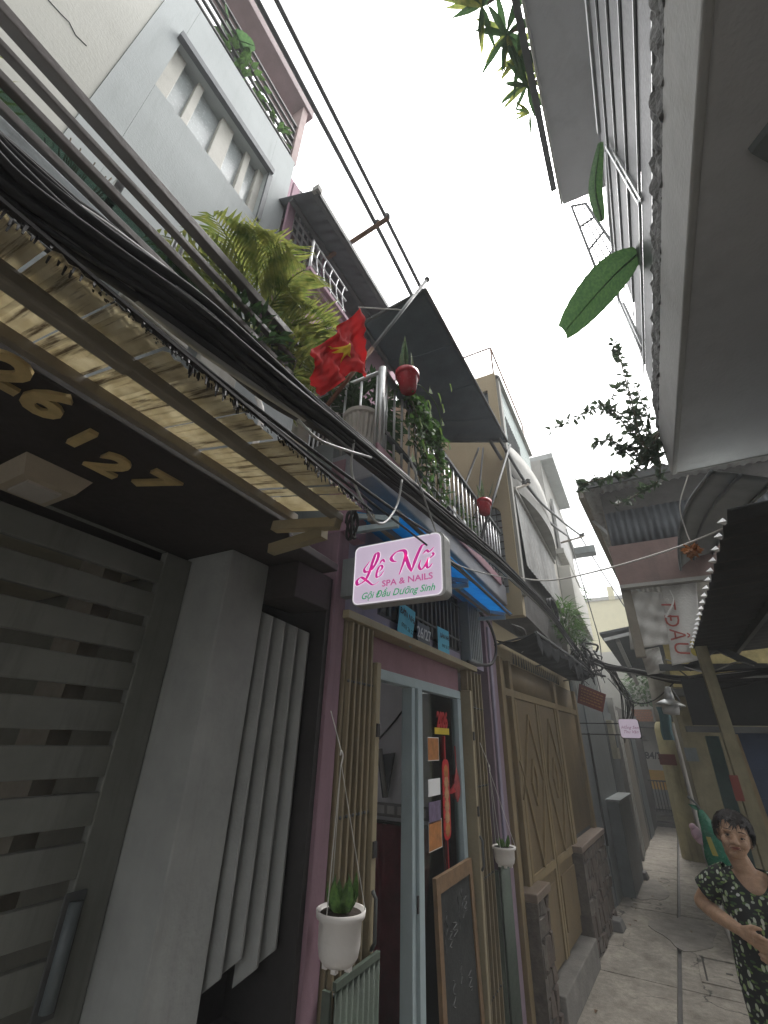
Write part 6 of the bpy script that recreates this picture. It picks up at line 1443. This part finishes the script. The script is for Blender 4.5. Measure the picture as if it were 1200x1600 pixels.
# ================================================================== the woman in the floral dress
random.seed(5)
PP=V(.300,3.42,0)
HT=math.radians(13)
def Lc(a,b,z):                     # head tilted a little to one side on the neck
    k=min(1,max(0,(z-1.19)/.08)); da=-.035*k
    if z>1.26: a,z=a*math.cos(HT)+(z-1.26)*math.sin(HT),1.26+(z-1.26)*math.cos(HT)-a*math.sin(HT)
    return PP+V(a+da,-b,z)
HR=Matrix.Rotation(HT,3,'Y')
WM=thing('person','short-haired person in a black floral dress walking up the alley, hands together','person',PP)
def skinmat():
    m=mat('tan_skin',(0.46,0.29,0.19),.55,.18,scale=38,bump=.35,fine=160,dirt=.35,dirtc=(0.33,0.18,0.115)); b=m.node_tree.nodes['Principled BSDF']
    b.inputs['Subsurface Weight'].default_value=.12; b.inputs['Subsurface Radius'].default_value=(.01,.004,.002); return m
M_SKIN=skinmat()
bd=MB()
def cap(p0,r0,p1,r1,n=5):
    for i in range(n+1): t=i/n; bd.ball(mix(Lc(*p0),Lc(*p1),t),mix(r0,r1,t),14,10)
def chain(ps,rs,n=5):
    for i in range(len(ps)-1): cap(ps[i],rs[i],ps[i+1],rs[i+1],n)
bd.ball(Lc(0,0,1.07),1,20,14,(.125,.088,.13)); bd.ball(Lc(0,.02,.93),1,20,14,(.128,.105,.14)); bd.ball(Lc(0,.0,.80),1,20,14,(.14,.105,.13))
chain([(-.12,-.01,1.135),(0,-.01,1.16),(.12,-.01,1.135)],[.040,.052,.040],8)
chain([(0,-.012,1.15),(-.004,.008,1.27)],[.05,.046],6)
# head
H0=(-.006,.012,1.348); tl_=Matrix.Rotation(math.radians(-4),3,'Y')
bd.ball(Lc(*H0),1,28,20,(.066,.084,.092))
bd.ball(Lc(-.008,.045,1.300),1,22,16,(.053,.050,.052)); bd.ball(Lc(-.010,.062,1.272),1,16,12,(.030,.030,.022))
for s_ in (-1,1):
    bd.ball(Lc(-.010+.034*s_,.074,1.318),1,12,10,(.024,.020,.024)); bd.ball(Lc(-.010+.030*s_,.086,1.366),1,12,8,(.026,.012,.009))
    bd.ball(Lc(-.006+.069*s_,.002,1.332),1,12,10,(.010,.020,.032))
cap((-.010,.092,1.352),.0085,(-.011,.108,1.322),.0125,6)
for s_ in (-1,1): bd.ball(Lc(-.011+.013*s_,.100,1.318),.0085,10,8)
bd.ball(Lc(-.010,.092,1.296),1,12,8,(.024,.011,.010))
# arms
chain([(-.132,-.005,1.128),(-.19,-.05,1.082),(-.238,-.085,1.018)],[.050,.045,.039],7)
chain([(-.238,-.085,1.018),(-.19,.02,.998),(-.112,.135,.976)],[.038,.036,.025],8)
chain([(.132,-.005,1.128),(.20,-.05,1.06),(.235,-.07,.985)],[.050,.045,.039],7)
chain([(.235,-.07,.985),(.18,.03,.93),(.085,.13,.885)],[.038,.036,.026],8)
# hands: palm, four fingers and thumb each
def hand(w_,d,side,curl,rs=1.0):
    w_=Vector(w_); d=Vector(d).normalized(); up=V(0,.35,1)-d*V(0,.35,1).dot(d); up.normalize(); out=d.cross(up)*side
    pc=w_+d*.045
    for t in (0,.35,.7,1.0):
        for s_ in (-1,-.33,.33,1): q=w_+d*(.012+.066*t)+up*s_*(.020+.008*t); bd.ball(Lc(*q),.0125,10,8)
    for k,(off,L_) in enumerate(((1.0,.058),(.36,.066),(-.30,.062),(-.92,.048))):
        b0=w_+d*.078+up*off*.027; p1=b0+d*L_*.42+out*curl*.006; p2=p1+d*L_*.30+out*curl*.017; p3=p2+d*L_*.20+out*curl*.022
        chain([tuple(b0),tuple(p1),tuple(p2),tuple(p3)],[.0092,.0088,.0080,.0068],4)
    t0=w_+d*.022+up*.026; t1=t0+up*.020+d*.024+out*.010; t2=t1+d*.026+up*.004+out*.012; chain([tuple(t0),tuple(t1),tuple(t2)],[.012,.0105,.008],4)
hand((-.112,.135,.976),(.78,.42,-.32),1,1.0)
hand((.085,.13,.885),(-.92,.30,-.06),-1,1.0)
# legs and feet
for s_ in (-1,1):
    chain([(.065*s_,0,.76),(.07*s_,.02,.42),(.072*s_,-.01,.10)],[.085,.055,.036],10); chain([(.072*s_,-.02,.05),(.080*s_,.12,.035)],[.038,.030],5)
body=bd.build('body',M_SKIN,WM,smooth=True)
rm=body.modifiers.new('remesh','REMESH'); rm.mode='VOXEL'; rm.voxel_size=.0042; rm.use_smooth_shade=True
sm_=body.modifiers.new('smooth','SMOOTH'); sm_.factor=.5; sm_.iterations=3
# face details
m_eye=mat('dark_eye',(0.02,0.014,0.012),.25,.1,bump=0); m_white=mat('eye_white',(0.42,0.36,0.32),.3,.05,bump=0); m_brow=mat('thin_brow',(0.09,0.06,0.045),.8,.2,bump=0); m_lip=mat('muted_lips',(0.30,0.11,0.085),.5,.1,bump=0)
for s_ in (-1,1):
    e=MB().ball(Lc(-.010+.029*s_,.0865,1.346),1,14,8,(.0115,.005,.0034)).build('eye',m_white,WM,smooth=True)
    MB().ball(Lc(-.011+.029*s_,.0915,1.346),1,10,8,(.0056,.003,.0046)).build('iris',m_eye,e,smooth=True)
    MB().tube([Lc(-.010+.029*s_+dx,.0905-abs(dx)*.25,1.3512-dx*dx*18) for dx in (-.014,-.007,0,.007,.014)],.0018,5).build('eyelid',m_brow,WM)
    MB().tube([Lc(-.010+.030*s_+dx,.0965-abs(dx)*.35,1.3745-dx*dx*14) for dx in (-.017,-.008,0,.008,.017)],.0024,5).build('eyebrow',m_brow,WM)
MB().ball(Lc(-.010,.1015,1.2995),1,14,8,(.021,.004,.0032)).build('upper_lip',m_lip,WM,smooth=True); MB().ball(Lc(-.010,.1015,1.2935),1,14,8,(.017,.004,.0036)).build('lower_lip',m_lip,WM,smooth=True)
m_wr=mat('crease_shade',(0.27,0.15,0.10),.6,.1,bump=0)  # darker skin tone paints the shade along wrinkle lines
for s_ in (-1,1):
    MB().tube([Lc(-.010+.014*s_,.1035,1.316),Lc(-.010+.024*s_,.0985,1.305),Lc(-.010+.030*s_,.0925,1.291)],.0016,5).build('cheek_crease',m_wr,WM)
    MB().tube([Lc(-.010+.018*s_,.0905,1.338),Lc(-.010+.029*s_,.0905,1.3345),Lc(-.010+.040*s_,.0855,1.338)],.0014,5).build('eye_crease',m_wr,WM)
MB().tube([Lc(-.010-.022,.0985,1.2935),Lc(-.010-.010,.1045,1.2968),Lc(-.010,.1055,1.2968),Lc(-.010+.010,.1045,1.2968),Lc(-.010+.022,.0985,1.2935)],.0016,5).build('mouth_line',mat('mouth_line_dark',(0.12,0.05,0.04),.6,.1,bump=0),WM)
# short curly hair
hr=MB(); hc=Vector(Lc(-.004,-.006,1.360))
def hair_r(d):   # d unit local (a,b,z): keep the face free
    return V(d[0]*.091,-d[1]*.105,d[2]*.100)*(1+.05*math.sin(d[0]*9+d[2]*7)*math.sin(d[1]*8))
for i in range(4200):
    z=random.uniform(-.55,1); a=random.uniform(0,6.283); r=math.sqrt(1-z*z); d=(r*math.sin(a),r*math.cos(a),z)
    front=d[1]
    if front>.35 and z<.55+.08*abs(d[0])-.45*max(0,abs(d[0])-.45): continue
    if front>.10 and z<.05 and abs(d[0])<.80: continue
    if z<-.25 and front>-.2: continue
    p=hc+HR@hair_r(d); nrm=HR@V(d[0],-d[1],d[2]); tg_=nrm.cross(V(random.uniform(-1,1),random.uniform(-1,1),random.uniform(-1,1))).normalized()
    hr.leaf(p-nrm*.006,tg_+nrm*.55,nrm,random.uniform(.016,.046),.008,.9,3)
def hcap(u,v):
    a=u*6.283; ph=v*2.05; d=(math.sin(ph)*math.sin(a),math.sin(ph)*math.cos(a),math.cos(ph)); 
    lim=1.0
    if d[1]>.15: ph2=min(ph,math.acos(min(1,.57+.05*abs(d[0])))); d=(math.sin(ph2)*math.sin(a),math.sin(ph2)*math.cos(a),math.cos(ph2))
    n=.004*math.sin(a*9+ph*7)+.003*math.sin(a*17-ph*13)
    q=HR@hair_r(d); return hc+q*(.965+n*8)
hr.grid(hcap,48,22)
hr.build('hair',mat('black_brown_hair',(0.018,0.013,0.011),.5,.5,scale=60,bump=.3),WM,smooth=True)
# floral dress
def dressmat():
    m=bpy.data.materials.new('black_floral_cotton'); m.use_nodes=True; N=m.node_tree.nodes; L=m.node_tree.links; b=N['Principled BSDF']; b.inputs['Roughness'].default_value=.85
    tc=N.new('ShaderNodeTexCoord'); base=None
    def layer(rot,scale,thr,c1,c2,prev):
        mp=N.new('ShaderNodeMapping'); mp.inputs['Rotation'].default_value=rot; mp.inputs['Scale'].default_value=scale; L.new(tc.outputs['Object'],mp.inputs[0])
        v=N.new('ShaderNodeTexVoronoi'); v.inputs['Scale'].default_value=1; L.new(mp.outputs[0],v.inputs['Vector'])
        r=N.new('ShaderNodeValToRGB'); r.color_ramp.elements[0].position=thr; r.color_ramp.elements[1].position=thr+.05; r.color_ramp.elements[0].color=(1,1,1,1); r.color_ramp.elements[1].color=(0,0,0,1); L.new(v.outputs['Distance'],r.inputs[0])
        sp_=N.new('ShaderNodeSeparateColor'); L.new(v.outputs['Color'],sp_.inputs[0])
        cr=N.new('ShaderNodeValToRGB'); cr.color_ramp.elements[0].color=(*c1,1); cr.color_ramp.elements[1].color=(*c2,1); L.new(sp_.outputs[0],cr.inputs[0])
        mx=N.new('ShaderNodeMixRGB'); L.new(r.outputs[0],mx.inputs[0])
        if prev is None: mx.inputs[1].default_value=(.012,.013,.014,1)
        else: L.new(prev,mx.inputs[1])
        L.new(cr.outputs[0],mx.inputs[2]); return mx.outputs[0]
    o=layer((.3,.6,.5),(26,30,60),.30,(.03,.07,.03),(.16,.25,.07),None)
    o=layer((.9,-.7,.2),(44,30,22),.27,(.55,.58,.50),(.25,.36,.12),o)
    o=layer((-.5,.4,1.1),(24,50,34),.20,(.6,.6,.58),(.10,.2,.06),o)
    L.new(o,b.inputs['Base Color']); return m
M_DRESS=dressmat()
rows=[]
NS=64
def ring(z,ra,rb,ca=0,cb=0,fold=0,zf=None):
    out=[]
    for k in range(NS):
        th=2*math.pi*k/NS; s_,c_=math.sin(th),math.cos(th); f=1+fold*1.5*(math.sin(7*th+z*6)*.5+math.sin(11*th+2+z*9)*.3+math.sin(17*th+1+z*14)*.25)
        out.append(Lc(ca+ra*s_*f,cb+rb*c_*f,(zf(th) if zf else z)))
    return out
rows.append(ring(0,.074,.078,0,.018,0,lambda th:1.200-.085*max(0,math.cos(th))**1.6))
rows.append(ring(0,.098,.086,0,.016,0,lambda th:1.196-.095*max(0,math.cos(th))**1.4))
rows.append(ring(0,.135,.090,0,.012,0,lambda th:1.176-.085*max(0,math.cos(th))))
rows.append(ring(0,.150,.096,0,.010,.004,lambda th:1.140-.06*max(0,math.cos(th))))
for (z,ra,rb,cb,fo) in ((1.06,.146,.108,.012,.008),(1.00,.143,.112,.014,.014),(.94,.146,.118,.018,.02),(.87,.155,.122,.014,.026),(.80,.163,.124,.01,.03),(.70,.162,.125,.01,.045),(.60,.160,.126,.01,.06),(.48,.166,.132,.01,.075),(.36,.175,.14,.01,.09),(.26,.182,.146,.01,.10)):
    rows.append(ring(z,ra,rb,0,cb,fo))
mb=MB()
for r_ in rows: mb.v+=[tuple(p) for p in r_]
for i in range(len(rows)-1):
    for k in range(NS): k2=(k+1)%NS; mb.f.append((i*NS+k,i*NS+k2,(i+1)*NS+k2,(i+1)*NS+k))
dr=mb.build('dress',M_DRESS,WM,smooth=True); so_=dr.modifiers.new('solid','SOLIDIFY'); so_.thickness=.004; so_.offset=1; sb=dr.modifiers.new('sub','SUBSURF'); sb.levels=1; sb.render_levels=1
for s_,ps in ((-1,[(-.085,-.005,1.158),(-.145,-.022,1.128),(-.200,-.052,1.078)]),(1,[(.085,-.005,1.158),(.15,-.03,1.115),(.195,-.045,1.06)])):
    pts=[Lc(*p) for p in ps]; mb=MB(); o=0
    cs=cat_rom(pts,5); n=20
    for i,p in enumerate(cs):
        t=(cs[min(i+1,len(cs)-1)]-cs[max(i-1,0)]).normalized(); a_=t.cross(V(0,1,0)).normalized(); b_=t.cross(a_); r_=mix(.066,.066,i/(len(cs)-1))
        for k in range(n): th=6.283*k/n; mb.v.append(tuple(p+(a_*math.cos(th)+b_*math.sin(th))*r_*(1+.03*math.sin(5*th))))
    for i in range(len(cs)-1):
        for k in range(n): k2=(k+1)%n; mb.f.append((i*n+k,i*n+k2,(i+1)*n+k2,(i+1)*n+k))
    sl_=mb.build('sleeve',M_DRESS,WM,smooth=True); q_=sl_.modifiers.new('solid','SOLIDIFY'); q_.thickness=.004
for s_ in (-1,1): MB().hexa([Lc(.03*s_+.01*s_,-.07,0.0),Lc(.115*s_,-.07,0),Lc(.125*s_,.17,0),Lc(.035*s_,.17,0),Lc(.03*s_+.01*s_,-.07,.018),Lc(.115*s_,-.07,.018),Lc(.125*s_,.17,.014),Lc(.035*s_,.17,.014)]).build('sandal',M_BLACK,WM,bevel=.006)

# ================================================================== thin air volume added to lift darks like lens glare
hz=MB().box(-30,30,-30,40,-1.5,30).build('haze',mat('haze_tmp',(1,1,1)))
hm=bpy.data.materials.new('glare_veil_air'); hm.use_nodes=True; hm.node_tree.nodes.clear()
_o=hm.node_tree.nodes.new('ShaderNodeOutputMaterial'); _v=hm.node_tree.nodes.new('ShaderNodeVolumePrincipled'); _v.inputs['Color'].default_value=(.92,.94,.95,1); _v.inputs['Density'].default_value=0.013
hm.node_tree.links.new(_v.outputs[0],_o.inputs['Volume']); hz.data.materials.clear(); hz.data.materials.append(hm); hz['kind']='stuff'

# ------------------------------------------------------------------ dry leaves on the alley floor
random.seed(9)
m_dry=mat('dry_leaf',(0.14,0.085,0.045),.85,.4,scale=40)
for i in range(14):
    y=random.uniform(4.6,9.5); x=random.choice((XF(y)+random.uniform(.12,.35),random.uniform(-.5,.25)))
    a=random.uniform(0,6.28); mb=MB().leaf((x,y,.004),(math.cos(a),math.sin(a),.12),(0,0,1),random.uniform(.04,.07),.03,.1,3)
    tag(mb.build('dry_leaf',m_dry),'curled dry leaf lying on the alley concrete','leaf','dry leaves on the alley floor')
